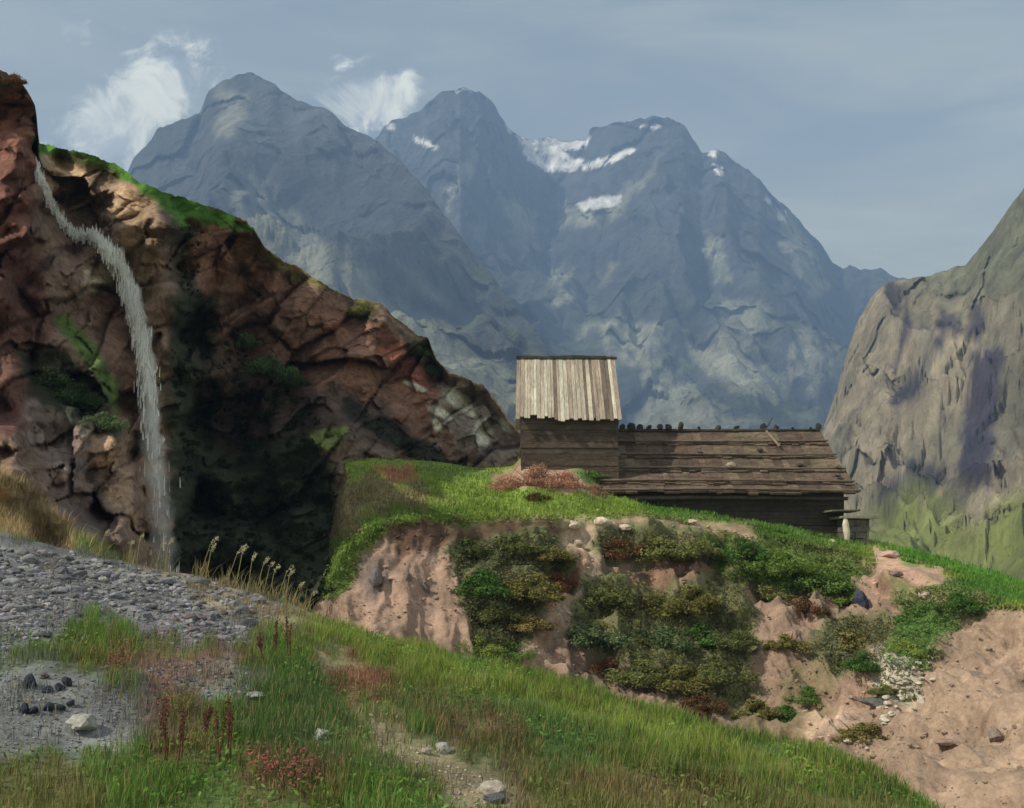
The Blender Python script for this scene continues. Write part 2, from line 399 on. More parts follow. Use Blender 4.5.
# ------------------------------------------------------------------ left cliff (depths are metres from the eye)
CP = np.array([  # column, row, distance
    (-150, 60, 26), (-150, 300, 24), (-150, 480, 19), (0, 75, 33), (28, 100, 34), (0, 200, 33), (30, 200, 34.5), (0, 300, 33), (35, 300, 36), (0, 400, 31), (0, 450, 26), (0, 480, 22), (0, 560, 18),
    (15, 140, 33.5), (30, 130, 34), (32, 160, 34.5), (15, 170, 33), (34, 190, 36), (20, 230, 34), (34, 240, 38), (36, 280, 37.5), (45, 145, 46), (60, 165, 46), (75, 195, 45), (95, 195, 44), (52, 200, 46), (80, 238, 44.5), (70, 300, 40), (60, 350, 36), (90, 400, 35), (60, 430, 33), (100, 460, 34), (110, 500, 33), (60, 480, 29), (60, 520, 23), (120, 540, 26), (90, 560, 19),
    (100, 180, 44), (90, 210, 45), (110, 265, 43.5), (125, 290, 43), (125, 210, 43), (140, 330, 42), (140, 400, 41), (150, 450, 40), (155, 520, 38.5), (160, 590, 36),
    (145, 190, 42), (165, 225, 40.5), (172, 300, 39.5), (168, 350, 40), (175, 420, 40.5), (172, 520, 39), 
    (188, 260, 47), (195, 330, 51), (200, 420, 52), (205, 500, 49), (205, 560, 44), (240, 420, 53), (260, 500, 50), (250, 570, 42), (300, 590, 38), (330, 600, 36), (300, 470, 49), (310, 540, 43),
    (190, 205, 45), (215, 235, 47), (250, 235, 48), (230, 290, 49.5), (260, 290, 50.5), (262, 250, 49), (300, 280, 53), (250, 340, 52), (300, 350, 53.5), (330, 330, 54), (350, 390, 53), (290, 410, 52), (350, 310, 56), (400, 360, 56),
    (440, 370, 58), (430, 410, 56), (480, 400, 60), (500, 430, 60), (520, 450, 60), (470, 460, 57), (400, 440, 53.5), (380, 462, 51), (330, 430, 49), (345, 450, 48), (340, 480, 46), (350, 520, 43), (345, 580, 39), (540, 470, 60), (440, 500, 54)], float)
def cliffD(px, py):
    wn = stack(px * .02, py * .035, 4.); q = stack(px + 9 * fbm(wn, 3), py + 6 * fbm(wn + 30, 3)); wsum = 0; s = 0
    for (a, b, d) in CP:
        r2 = (q[..., 0] - a) ** 2 + ((q[..., 1] - b) * .8) ** 2 + 60.
        wt = r2 ** -1.75; wsum = wsum + wt; s = s + wt * d
    return s / wsum
silD = P((-200, 440), (-130, 380), (-80, 260), (-40, 140), (-14, 76), (0, 70), (18, 78), (28, 92), (36, 108), (37.5, 128), (39.5, 143), (60, 148), (85, 153), (105, 160), (122, 168), (140, 182), (165, 192), (190, 200), (215, 208),
         (240, 218), (254, 228), (262, 244), (285, 262), (300, 268), (330, 288), (352, 298), (380, 303), (392, 315), (408, 328), (428, 340), (436, 358), (448, 372), (466, 378), (484, 386), (497, 400), (508, 418), (521, 432), (530, 452), (560, 480))
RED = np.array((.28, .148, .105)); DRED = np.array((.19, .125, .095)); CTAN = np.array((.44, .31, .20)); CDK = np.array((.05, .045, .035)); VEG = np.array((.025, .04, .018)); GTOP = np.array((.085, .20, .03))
def cliff_cols(px, py, Pn, crack):
    nz = fbm(Pn * .35, 5); c = np.broadcast_to(DRED * 1.25, px.shape + (3,)).copy()
    def put(pg, colr, s=1., f=7, wp=8, ws=.05, seed=0):
        nonlocal c; c = lerp(c, poly(px, py, pg, f, wp, ws, seed) * s, colr)
    put([(-200, 30), (40, 60), (42, 140), (30, 250), (20, 310), (-200, 330)], (.19, .085, .065), 1, 5, 4)
    put([(-20, 260), (40, 250), (60, 330), (20, 430), (-200, 460), (-200, 300)], (.16, .075, .058), .9)
    put([(36, 140), (60, 150), (95, 170), (88, 195), (66, 225), (50, 200)], CTAN, .9, 4, 4)          # tan rib by the upper fall
    put([(60, 200), (110, 170), (150, 195), (130, 235), (100, 230), (75, 232)], (.22, .155, .11), 1, 5, 5)
    put([(120, 185), (145, 185), (160, 200), (160, 260), (172, 360), (150, 360), (135, 280), (112, 230)], (.36, .25, .17), 1, 5, 4, .05, 3)
    put([(110, 185), (138, 188), (146, 215), (125, 222), (112, 210)], CTAN, .9, 5, 5)
    put([(150, 250), (162, 250), (165, 420), (172, 560), (140, 560), (140, 430), (134, 330)], (.33, .22, .15), .9, 5, 3)
    put([(84, 270), (112, 262), (120, 275), (100, 286), (92, 294), (86, 284)], (.55, .45, .33), 1, 2, 3)      # pale boulder ledge
    put([(78, 300), (134, 290), (140, 420), (120, 420), (95, 340)], (.22, .125, .09), .9)
    put([(28, 400), (85, 380), (118, 440), (112, 480), (80, 478), (30, 450)], (.27, .20, .17), 1, 5, 5)
    put([(90, 430), (130, 440), (138, 530), (120, 545), (96, 500)], (.42, .28, .19), 1, 4, 4)
    put([(50, 480), (100, 490), (128, 530), (130, 560), (70, 545)], (.17, .12, .105), .9, 5, 5)
    put([(52, 318), (66, 312), (95, 345), (120, 385), (118, 420), (106, 395), (78, 355)], (.13, .19, .05), 1, 4, 4)  # grass rib
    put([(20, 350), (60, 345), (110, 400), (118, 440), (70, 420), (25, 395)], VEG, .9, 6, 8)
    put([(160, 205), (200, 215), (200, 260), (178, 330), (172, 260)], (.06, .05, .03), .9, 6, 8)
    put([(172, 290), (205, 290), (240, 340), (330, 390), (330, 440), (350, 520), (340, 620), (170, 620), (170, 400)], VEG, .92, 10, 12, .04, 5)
    put([(194, 222), (254, 232), (258, 255), (205, 300), (190, 260)], RED, 1, 4, 3)
    put([(260, 260), (330, 300), (400, 330), (440, 390), (460, 430), (400, 440), (330, 400), (270, 380), (205, 330), (240, 280)], RED * .92, 1, 8, 10)
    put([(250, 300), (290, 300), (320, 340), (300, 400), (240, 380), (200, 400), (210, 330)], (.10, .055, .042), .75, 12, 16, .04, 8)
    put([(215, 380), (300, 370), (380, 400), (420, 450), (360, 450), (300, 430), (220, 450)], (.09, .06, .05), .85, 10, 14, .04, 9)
    put([(380, 340), (420, 345), (440, 385), (420, 395), (385, 360)], (.30, .11, .08), .8)
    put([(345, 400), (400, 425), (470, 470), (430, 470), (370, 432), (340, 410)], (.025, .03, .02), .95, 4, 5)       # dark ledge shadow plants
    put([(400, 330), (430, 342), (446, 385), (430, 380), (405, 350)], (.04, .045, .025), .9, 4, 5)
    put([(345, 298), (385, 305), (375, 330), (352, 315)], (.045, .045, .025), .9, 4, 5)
    put([(440, 385), (470, 378), (500, 405), (520, 435), (518, 465), (480, 460), (430, 420)], (.24, .19, .155), .95, 5, 6)
    for i, (x, y, a, b, rt) in enumerate(((462, 402, 22, 9, .6), (483, 432, 11, 14, 0), (440, 412, 16, 5, .5), (415, 386, 14, 3, .4), (436, 425, 9, 5, .9), (505, 425, 9, 5, .9))):
        c = lerp(c, blob(px, py, x, y, a, b, .4, i + 5, rt), (.62, .58, .47))
    put([(308, 432), (345, 425), (352, 434), (330, 452), (316, 448)], (.22, .27, .08), .95, 3, 4)
    put([(325, 452), (352, 426), (380, 440), (400, 462), (345, 465)], (.17, .12, .095), .8, 4, 4)
    # grass on the top
    put([(30, 136), (85, 148), (125, 166), (180, 192), (256, 226), (262, 236), (215, 224), (190, 232), (160, 206), (130, 182), (100, 172), (34, 150)], GTOP, 1, 3, 4, .08, 11)
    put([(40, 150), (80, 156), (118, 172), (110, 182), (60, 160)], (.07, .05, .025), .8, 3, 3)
    put([(256, 240), (300, 270), (380, 302), (380, 309), (300, 282), (254, 250)], (.24, .20, .08), .9, 3, 3)
    put([(278, 250), (320, 252), (328, 278), (300, 272)], (.33, .21, .14), .9, 3, 3)
    put([(0, 66), (25, 72), (36, 96), (20, 92), (-40, 80)], (.05, .045, .03), .9, 3, 3)
    # dry grass slope at the foot
    put([(-200, 380), (0, 466), (36, 492), (90, 540), (120, 560), (100, 600), (-200, 620)], (.32, .23, .13), 1, 5, 5)
    put([(70, 535), (130, 552), (170, 590), (80, 600)], (.14, .19, .06), 1, 5, 5)
    c = lerp(c, (sstep(crack, .08, .0)) * .25, (.04, .03, .025))
    return c * (1 + .18 * nz)[..., None]
px = np.arange(-160, 545, 1.5); nr = 270; tt = np.linspace(0, 1, nr)[:, None]
sil = silD(px) + 2.2 * fbm(stack(px * .09, 3., 0), 4) + 1.2 * fbm(stack(px * .5, 8., 0), 2)
bot = np.interp(px, [-160, 0, 90, 200, 340, 545], [600, 600, 612, 640, 660, 560])
kk = np.exp(-np.linspace(-2, 2, 61) ** 2); kk /= kk.sum(); mid = np.convolve(np.pad(np.maximum(sil, 120), 30, 'edge'), kk, 'valid') + 55
mid = np.maximum(mid, sil + 20); mid = np.minimum(mid, bot - 40); t1 = np.clip(tt / .3, 0, 1); t2 = np.clip((tt - .3) / .7, 0, 1)
PY = sil[None] + (mid - sil)[None] * t1 + (bot - mid)[None] * t2; PX = np.broadcast_to(px, PY.shape)
Yd = cliffD(PX, PY); p0 = stack((PX - 512) / F * Yd, Yd, (HY - PY) / F * Yd)
# slabs dip to the lower left; blocks sheared along that
a = R(35); ca, sa = math.cos(a), math.sin(a)
qx, qz = (PX - 512) * .042, (HY - PY) * .042; q0 = stack(qx, .25 * Yd, qz)
pr = stack(qx * ca + qz * sa, .25 * Yd, -qx * sa + qz * ca) + .12 * stack(fbm(q0 * .5, 3), 0, fbm(q0 * .5 + 20, 3))
v1, e1 = facets(pr * (.20, .3, .38), 1); v2, e2 = facets(pr * (.52, .6, 1.0), 2); v3, e3 = facets(pr * (1.5, 1.7, 2.6), 3)
soft = np.clip(1 - poly(PX, PY, [(-200, 440), (0, 470), (130, 560), (130, 640), (-200, 640)], 8, 4), .08, 1)   # grassy foot is smoother
soft = soft * (1 - .8 * poly(PX, PY, [(30, 130), (125, 160), (262, 222), (250, 236), (190, 232), (34, 154)], 4, 2))
edge = np.clip(tt * 12, .15, 1)
disp = (v1 * 1.7 + v2 * .7 + v3 * .16 + .35 * fbm(q0 * .3, 4) + .1 * ridged(q0 * 1.5, 3) - .35 * sstep(e1, .1, 0)) * soft * edge
disp = np.where(PX < 60, np.maximum(disp, -.45 + .2 * disp), disp)
Yn = Yd - disp
front = stack((PX - 512) / F * Yn, Yn, (HY - PY) / F * Yn)
rows = [front]; cols = [cliff_cols(PX, PY, p0, np.minimum(e1, e2 * 2) + (1 - soft))]
last = front[0]; lc = cols[0][0]; bk = []; bc = []
for dyk, dzk in ((.6, .04), (1.6, .08), (4, 0), (9, -.6), (18, -3), (40, -14), (90, -45)):
    q = last.copy(); q[:, 1] += dyk; q[:, 0] *= (q[:, 1] / last[:, 1])
    q[:, 2] += dzk + .25 * fbm(q * .5, 3) * (dyk > 1.5)
    q[:, 2] -= 1.5 * max(min(dyk, 30) - 3, 0) * sstep(px, 34, 10)
    q[:, 2] = np.minimum(q[:, 2], last[:, 2] / last[:, 1] * q[:, 1] - .02 * dyk)
    bk.append(q); bc.append(lerp(np.broadcast_to(GTOP, lc.shape).copy(), np.where(px < 36, 1., .3), lc * .9))
allP = np.concatenate([np.array(bk[::-1]), front]); allC = np.concatenate([np.array(bc[::-1]), cols[0]])
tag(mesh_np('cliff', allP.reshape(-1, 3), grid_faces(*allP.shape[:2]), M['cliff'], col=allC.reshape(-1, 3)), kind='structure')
CL_PX, CL_PY, CL_P = PX, PY, front
def cliff_at(x, y, off=0.):
    j = int(np.clip(round((x + 160) / 1.5), 0, len(px) - 1)); i = int(np.argmin(np.abs(CL_PY[:, j] - y)))
    p = CL_P[i, j]; return at(x, y, p[1] - off)

# ------------------------------------------------------------------ terrace and gully bank
PT = P((300, 606), (318, 590), (330, 545), (338, 490), (345, 462), (380, 457), (420, 460), (480, 468), (513, 466), (524, 454), (582, 455), (604, 479), (640, 487), (700, 497), (760, 505), (840, 524), (870, 541), (920, 551), (1000, 573), (1024, 582), (1250, 660))
YT = P((300, 37), (345, 48), (420, 53), (505, 53), (520, 51.2), (600, 50.8), (645, 56), (840, 54), (900, 47), (1024, 43), (1250, 36))
PB = P((300, 640), (330, 580), (345, 552), (370, 532), (400, 522), (460, 519), (560, 522), (640, 517), (700, 524), (760, 532), (840, 549), (900, 568), (960, 590), (1024, 612), (1250, 690))
YB = P((300, 35), (345, 37), (460, 39), (560, 41), (640, 43), (760, 43.5), (840, 43), (900, 40), (960, 36), (1024, 33), (1250, 28))
YE = P((300, 26), (600, 27), (800, 25), (880, 21), (1024, 16.5), (1250, 14))
def bankY(x, y):
    t1 = np.clip((y - PT(x)) / (PB(x) - PT(x)), 0, 1); t2 = np.clip((y - PB(x)) / (840 - PB(x)), 0, 1)
    return YT(x) + (YB(x) - YT(x)) * t1 ** .8 + (YE(x) - YB(x)) * t2 ** 1.15
SOIL = np.array((.30, .205, .155)); SAND = np.array((.335, .24, .175)); GR = np.array((.21, .28, .055)); GR2 = np.array((.10, .20, .035)); DARKG = np.array((.10, .12, .05)); PINK = np.array((.40, .255, .195)); RUST = np.array((.20, .07, .05))
def bank_cols(px, py, Pn):
    nz = fbm(Pn * .5, 5); n2 = fbm(Pn * 2.2, 3)
    c = np.broadcast_to(SOIL, px.shape + (3,)).copy()
    def put(pg, colr, s=1., f=6, wp=7, ws=.05, seed=0):
        nonlocal c; c = lerp(c, poly(px, py, pg, f, wp, ws, seed) * s, colr)
    put([(860, 640), (940, 620), (1300, 560), (1300, 900), (840, 900)], SAND, 1, 6, 8)
    br = PB(px); m = 1 - sstep(py - br + 5 * nz, -4, 7); c = lerp(c, m, GR)
    put([(320, 540), (350, 520), (400, 512), (470, 510), (470, 526), (400, 528), (360, 550), (345, 600), (310, 600)], (.14, .22, .045), .9, 5, 4)
    put([(335, 470), (400, 478), (450, 500), (370, 512), (335, 550), (320, 560)], (.17, .125, .065), .9, 8, 12, .05, 2)     # brown slope
    put([(370, 465), (410, 465), (420, 478), (395, 482)], (.36, .13, .08), .8, 5, 5)
    put([(420, 468), (490, 470), (500, 480), (450, 480)], (.13, .20, .05), .6, 5, 5)
    put([(490, 478), (515, 465), (545, 462), (575, 468), (595, 480), (608, 496), (580, 492), (540, 488), (500, 488)], PINK * .85, .95, 4, 5, .08, 4)
    put([(565, 472), (612, 470), (606, 486), (590, 482)], (.07, .18, .04), .9, 3, 4)
    put([(640, 500), (720, 510), (840, 530), (870, 545), (840, 550), (700, 526), (640, 516)], (.10, .19, .04), .8, 4, 4)
    # pale stony scars
    put([(560, 520), (610, 522), (630, 535), (600, 545), (580, 560), (565, 545)], (.44, .34, .25), .9, 4, 6, .08, 5)
    put([(575, 550), (600, 548), (590, 600), (560, 640), (530, 660), (545, 610), (565, 590)], (.37, .27, .20), .8, 5, 6)
    put([(690, 520), (750, 525), (760, 538), (700, 540)], PINK, .8, 4, 5)
    put([(870, 545), (920, 556), (960, 590), (930, 615), (905, 640), (890, 600), (865, 590), (880, 570)], PINK, .95, 5, 6)
    put([(535, 560), (580, 555), (575, 590), (545, 620), (540, 590)], RUST, .8, 6, 6)
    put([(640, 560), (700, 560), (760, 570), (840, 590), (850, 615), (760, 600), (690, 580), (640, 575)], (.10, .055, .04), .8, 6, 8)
    put([(600, 560), (660, 575), (700, 585), (690, 600), (610, 590)], (.27, .15, .11), .8, 6, 8)
    # grass-grown parts
    put([(440, 528), (560, 528), (570, 570), (540, 620), (520, 650), (475, 655), (455, 590)], DARKG, .9, 8, 9)
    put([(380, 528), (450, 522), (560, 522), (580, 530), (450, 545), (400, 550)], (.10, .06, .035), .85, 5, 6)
    put([(590, 530), (700, 528), (715, 550), (640, 560), (595, 560)], DARKG, .85, 7, 8)
    put([(700, 535), (800, 540), (870, 565), (860, 600), (790, 595), (720, 580)], (.10, .17, .035), .9, 7, 8)
    put([(575, 580), (640, 575), (740, 590), (765, 640), (750, 715), (680, 705), (600, 668), (565, 630)], DARKG * 1.1, .8, 10, 12, .05, 6)
    put([(820, 620), (890, 615), (900, 660), (850, 680), (810, 660)], DARKG * 1.2, .85, 8, 8)
    put([(900, 590), (1000, 575), (1040, 600), (960, 620), (930, 670), (895, 670)], (.09, .19, .04), .9, 6, 8)
    put([(760, 680), (830, 660), (830, 740), (740, 745), (690, 700)], (.13, .12, .05), .6, 9, 12, .05, 7)
    put([(800, 710), (850, 700), (860, 750), (800, 760)], (.55, .40, .30), .7, 5, 8)
    put([(885, 665), (915, 670), (925, 700), (885, 710), (875, 690)], (.48, .44, .36), .9, 4, 5, .1, 8)
    put([(560, 630), (700, 700), (860, 760), (840, 790), (600, 720)], (.22, .15, .12), .7, 9, 12, .04, 12)
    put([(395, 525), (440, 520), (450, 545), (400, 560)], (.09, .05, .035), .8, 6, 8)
    put([(900, 560), (960, 575), (1030, 590), (1200, 640), (1200, 620), (1030, 578), (960, 556), (880, 542)], GR2 * 1.15, 1, 4, 4)
    put([(880, 575), (930, 590), (1000, 600), (950, 612), (900, 600)], (.30, .24, .13), .6, 6, 8)
    put([(350, 560), (372, 555), (390, 575), (380, 600), (365, 602)], (.12, .10, .10), .7, 4, 4)
    c = c * (1 + .22 * nz + .12 * n2)[..., None]
    return np.clip(c, .01, .9)
bx = np.arange(300, 1250, 1.8); nrb = 250; tb = np.linspace(0, 1, nrb)[:, None] ** .95
BPX = np.broadcast_to(bx, (nrb, len(bx))); BPY = PT(bx)[None] + (845 - PT(bx))[None] * tb
BY = bankY(BPX, BPY); p0 = stack((BPX - 512) / F * BY, BY, (HY - BPY) / F * BY)
steep = sstep(BPY - PB(BPX), -6, 25)
vb, eb = cells(p0 * .55 + .4 * fbm(p0, 2)[..., None], 5)
gul = ridged(stack(p0[..., 0] * .7 + .5 * fbm(p0 * .3, 3), p0[..., 1] * .12, p0[..., 2] * .1), 5)
d = steep * ((.45 + .5 * sstep(BPX, 440, 540)) * fbm(p0 * .3, 5) + .3 * (vb - .5) * sstep(eb, 0, .2) * sstep(BPX, 440, 520) + (.75 - .5 * sstep(BPX, 860, 920)) * (gul - .5) + (.07 + .12 * sstep(BPX, 440, 540)) * fbm(p0 * 1.6, 4)) + (1 - steep) * .25 * fbm(p0 * .35, 4)
n0 = normals_grid(p0); n0 *= np.sign((n0 * -p0).sum(-1, keepdims=True) + 1e-9)
bankP = p0 + n0 * (d * np.clip(.25 + tb * 14, 0, 1))[..., None]
last = bankP[0]; bk = []
for dyk, dzk in ((1, -.15), (3, -1), (8, -4), (20, -12), (60, -40), (110, -62)):
    q = last.copy(); q[:, 1] += dyk; q[:, 2] += dzk; q[:, 0] = (last[:, 0]) * (1 + dyk / 130.); bk.append(q)
bc0 = bank_cols(BPX, BPY, p0)
bankAll = np.concatenate([np.array(bk[::-1]), bankP]); bankC = np.concatenate([np.broadcast_to(bc0[0] * .7, (6,) + bc0[0].shape), bc0])
tag(mesh_np('bank', bankAll.reshape(-1, 3), grid_faces(*bankAll.shape[:2]), M['bank'], col=bankC.reshape(-1, 3)), kind='structure')
def bank_at(x, y):
    j = int(np.clip(round((x - 300) / 1.8), 0, len(bx) - 1))
    p = bankP[:, j]; pyy = HY - p[:, 2] / p[:, 1] * F; i = int(np.argmin(np.abs(pyy - y) + 3 * (pyy < PT(x)))); return p[i]

# ------------------------------------------------------------------ foreground meadow (height field)
RP = P((-400, 500), (-100, 520), (0, 533), (60, 548), (130, 562), (200, 577), (300, 604), (350, 630), (420, 650), (500, 666), (560, 682), (640, 706), (700, 726), (760, 740), (820, 752), (870, 768), (920, 802), (1024, 880), (1300, 1100))
RY = P((-400, 15), (0, 15), (200, 14.5), (420, 13), (560, 12), (700, 11), (870, 9.6), (1024, 8.6), (1300, 8))
def foreZ(X, Y):
    Yc = np.maximum(Y, 4.5); u = np.clip(512 + F * X / Yc, -400, 1300)
    yr = RY(u); zr = (HY - RP(u)) / F * yr; z0 = -1.72 - .03 * X
    s = (Y - 5.0) / (yr - 5.0); sc = np.clip(s, -.6, 1)
    z = z0 + (zr - z0) * np.where(sc > 0, sc, sc * .15)
    over = np.clip(Y - yr, 0, None); z = z - .5 * over ** 1.25 - .06 * np.clip(over, 0, 1)
    p = stack(X, Y, 0)
    k = np.clip(1 - np.abs(s - 1) * 3, 0, 1)
    return z + (.10 * fbm(p * .5, 4) + .03 * fbm(p * 2, 3)) * (1 - .7 * k)
nx, ny = 420, 330
gx = np.linspace(0, 1, nx); gy = np.concatenate([np.linspace(-5, 4, 40), 4 + 24 * np.linspace(0, 1, ny - 39)[1:] ** 1.25])
GY = np.broadcast_to(gy[:, None], (ny, nx)); half = 5 + np.maximum(GY, 0) * .75; GX = (gx[None] * 2 - 1) * half
GZ = foreZ(GX, GY)
FG = {'grass': (.105, .195, .045), 'yel': (.19, .27, .06), 'grey': (.155, .155, .16), 'brown': (.17, .15, .065), 'red': (.22, .10, .07), 'dgrass': (.075, .14, .05), 'tan': (.24, .20, .13)}
FG = {k: np.array(v) for k, v in FG.items()}
FZ = [  # outline, colour, strength, blade density 0..1
    ([(-200, 600), (1100, 600), (1100, 1000), (-200, 1000)], 'grass', 1, 1.),
    ([(-300, 480), (60, 540), (150, 560), (290, 600), (240, 650), (150, 640), (60, 640), (-300, 660)], 'grey', 1, .13),
    ([(-300, 650), (60, 660), (130, 690), (140, 730), (90, 755), (-300, 760)], 'grey', .95, .14),
    ([(120, 660), (230, 655), (270, 690), (255, 702), (160, 700)], 'grey', .8, .12),
    ([(100, 700), (160, 690), (170, 740), (110, 760)], 'grey', .7, .3),
    ([(140, 560), (200, 570), (320, 608), (310, 635), (250, 622), (180, 590)], 'tan', .9, .25),
    ([(60, 625), (120, 620), (150, 650), (110, 662), (60, 655)], 'grass', 1, 1.),
    ([(70, 655), (210, 650), (215, 690), (110, 680)], 'red', .5, .6),
    ([(300, 612), (420, 655), (560, 688), (700, 732), (870, 775), (860, 795), (700, 765), (560, 720), (450, 690), (320, 650)], 'yel', .95, 1.),
    ([(315, 660), (360, 660), (400, 680), (395, 705), (345, 700)], 'red', .85, .35),
    ([(385, 680), (450, 690), (520, 720), (490, 745), (420, 720)], 'brown', .6, .6),
    ([(300, 645), (340, 652), (350, 668), (310, 660)], 'tan', .9, .1),
    ([(345, 712), (400, 725), (452, 748), (492, 768), (535, 815), (465, 815), (425, 785), (370, 750)], 'tan', .9, .03),
    ([(300, 722), (340, 722), (345, 765), (300, 765)], 'tan', .4, .0), ([(60, 700), (120, 700), (120, 745), (60, 745)], 'grey', .5, 0.),
    ([(468, 765), (515, 765), (530, 812), (468, 812)], 'tan', .6, 0.),
    ([(400, 700), (500, 700), (640, 740), (560, 760), (430, 740)], 'dgrass', .6, 1.),
    ([(500, 760), (700, 790), (900, 800), (900, 840), (520, 840)], 'brown', .55, .8),
    ([(250, 660), (340, 680), (360, 760), (280, 790), (230, 740)], 'dgrass', .7, 1.),
    ([(140, 690), (205, 690), (210, 765), (150, 765)], 'red', .45, .9), ([(235, 765), (340, 765), (350, 806), (235, 806)], 'red', .4, .9), ([(420, 715), (520, 722), (540, 760), (450, 750)], 'red', .4, .9),
    ([(600, 760), (760, 785), (700, 815), (560, 800)], 'red', .3, .9), ([(210, 640), (260, 640), (262, 670), (215, 672)], 'red', .4, .8),
    ([(-200, 755), (90, 765), (110, 840), (-200, 840)], 'brown', .6, .6)]
fpx = np.where(GY > 2, 512 + F * GX / np.maximum(GY, 2), 2000.); fpy = np.where(GY > 2, HY - GZ / np.maximum(GY, 2) * F, 2000.)
def fore_cols(fpx, fpy, P3):
    c = np.broadcast_to(FG['grass'], fpx.shape + (3,)).copy(); dn = np.ones(fpx.shape)
    for i, (pg, k, s, dd) in enumerate(FZ):
        m = poly(fpx, fpy, pg, 13, 16, .05, i + 20) * s; c = lerp(c, m, FG[k]); dn = dn + (dd - dn) * m
    c = c * (1 + .25 * fbm(P3 * .9, 4) + .15 * fbm(P3 * 4, 2))[..., None]
    return np.clip(c, .01, .9), dn
P3 = stack(GX, GY, GZ); fc, fdn = fore_cols(fpx, fpy, P3)
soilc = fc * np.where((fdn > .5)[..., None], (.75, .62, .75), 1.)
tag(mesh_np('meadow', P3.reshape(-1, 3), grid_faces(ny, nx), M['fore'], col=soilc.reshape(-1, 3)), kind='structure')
def fore_hits(xs, ys):
    """first points of the meadow met by lines of sight"""
    xs = np.asarray(xs, float)[:, None]; ys = np.asarray(ys, float)[:, None]; Ys = np.linspace(5, 17, 90)[None]
    Z = foreZ((xs - 512) / F * Ys, Ys + 0 * xs); df = Z - (HY - ys) / F * Ys
    k = np.maximum(np.argmax(df >= 0, 1), 1); i = np.arange(len(xs)); a, b = df[i, k - 1], df[i, k]
    f = np.clip(-a / (b - a + 1e-9), 0, 1); Yh = Ys[0, k - 1] + f * (Ys[0, 1] - Ys[0, 0]); X = (xs[:, 0] - 512) / F * Yh
    return stack(X, Yh, foreZ(X, Yh))
def fore_hit(x, y): return fore_hits([x], [y])[0]


# ------------------------------------------------------------------ foliage, grass, stones
def blades(name, pos, h, wd, col, mat, lean=.35, parent=None):
    """one mesh of bent tapering blades. pos (n,3), h,wd (n), col (n,3)"""
    n = len(pos); az = RNG.uniform(0, 2 * np.pi, n); s = stack(np.cos(az), np.sin(az), 0 * az)
    la = RNG.uniform(0, 2 * np.pi, n); L = stack(np.cos(la) + .5, np.sin(la) * .6, 0 * la) * (RNG.uniform(.1, 1, n) * lean)[:, None] * h[:, None]
    up = stack(0 * h, 0 * h, h)
    b0 = pos - s * wd[:, None] * .5; b1 = pos + s * wd[:, None] * .5
    m0 = pos + up * .55 + L * .35 - s * wd[:, None] * .4; m1 = pos + up * .55 + L * .35 + s * wd[:, None] * .4
    tp = pos + up * .95 + L
    V = np.stack([b0, b1, m1, m0, tp], 1).reshape(-1, 3); i = np.arange(n)[:, None] * 5
    c = np.repeat(col, 5, 0)
    return mesh_np(name, V, [i + np.array([[0, 1, 2, 3]]), i + np.array([[3, 2, 4]])], mat, parent, col=c, smooth=True)
def leaves(name, c, nrm, size, col, mat, parent=None, aspect=.55):
    n = len(c); r = RNG.normal(size=(n, 3)); nn = nrm + r * .75; nn /= np.linalg.norm(nn, axis=1)[:, None]
    t = np.cross(nn, RNG.normal(size=(n, 3))); t /= np.linalg.norm(t, axis=1)[:, None]; b = np.cross(nn, t)
    t = t * size[:, None]; b = b * (size * aspect)[:, None]
    V = np.stack([c - t, c - b * .8 + t * .1, c + t, c + b * .8 + t * .1], 1).reshape(-1, 3)
    i = np.arange(n)[:, None] * 4
    return mesh_np(name, V, i + np.array([[0, 1, 2, 3]]), mat, parent, col=np.repeat(col, 4, 0), smooth=False)
def crown_pts(n, lobes, squash=.75):
    """points on and inside a cluster of lobes of unit size"""
    cs = []; ns = []
    for k in range(lobes):
        a = RNG.uniform(0, 2 * np.pi); rr = RNG.uniform(0, .9); cx, cy = math.cos(a) * rr, math.sin(a) * rr
        cz = RNG.uniform(.05, .68) * (1.15 - rr); R0 = RNG.uniform(.13, .34)
        v = RNG.normal(size=(n // lobes, 3)); v /= np.linalg.norm(v, axis=1)[:, None]
        rad = R0 * (1 + .35 * perlin(v * 2.2 + k * 5)) * np.where(RNG.random(len(v)) < .12, RNG.uniform(1., 1.5, len(v)), RNG.uniform(.55, 1.1, len(v)))
        cs.append(np.array([cx, cy, cz]) + v * rad[:, None] * (1, 1, squash)); ns.append(v)
    c = np.concatenate(cs); nn = np.concatenate(ns); c[:, 2] = np.maximum(c[:, 2], -.12); return c, nn
def leafcol(n, c, base, var=.35):
    q = (.75 + .6 * RNG.random(n))[:, None] * (1 + var * perlin(c * 3.1))[:, None]
    yl = RNG.random(n)[:, None] * .35
    return np.clip(np.asarray(base) * q * (1 + yl * (.9, .35, -.1)), .004, .8)
SHR = {}
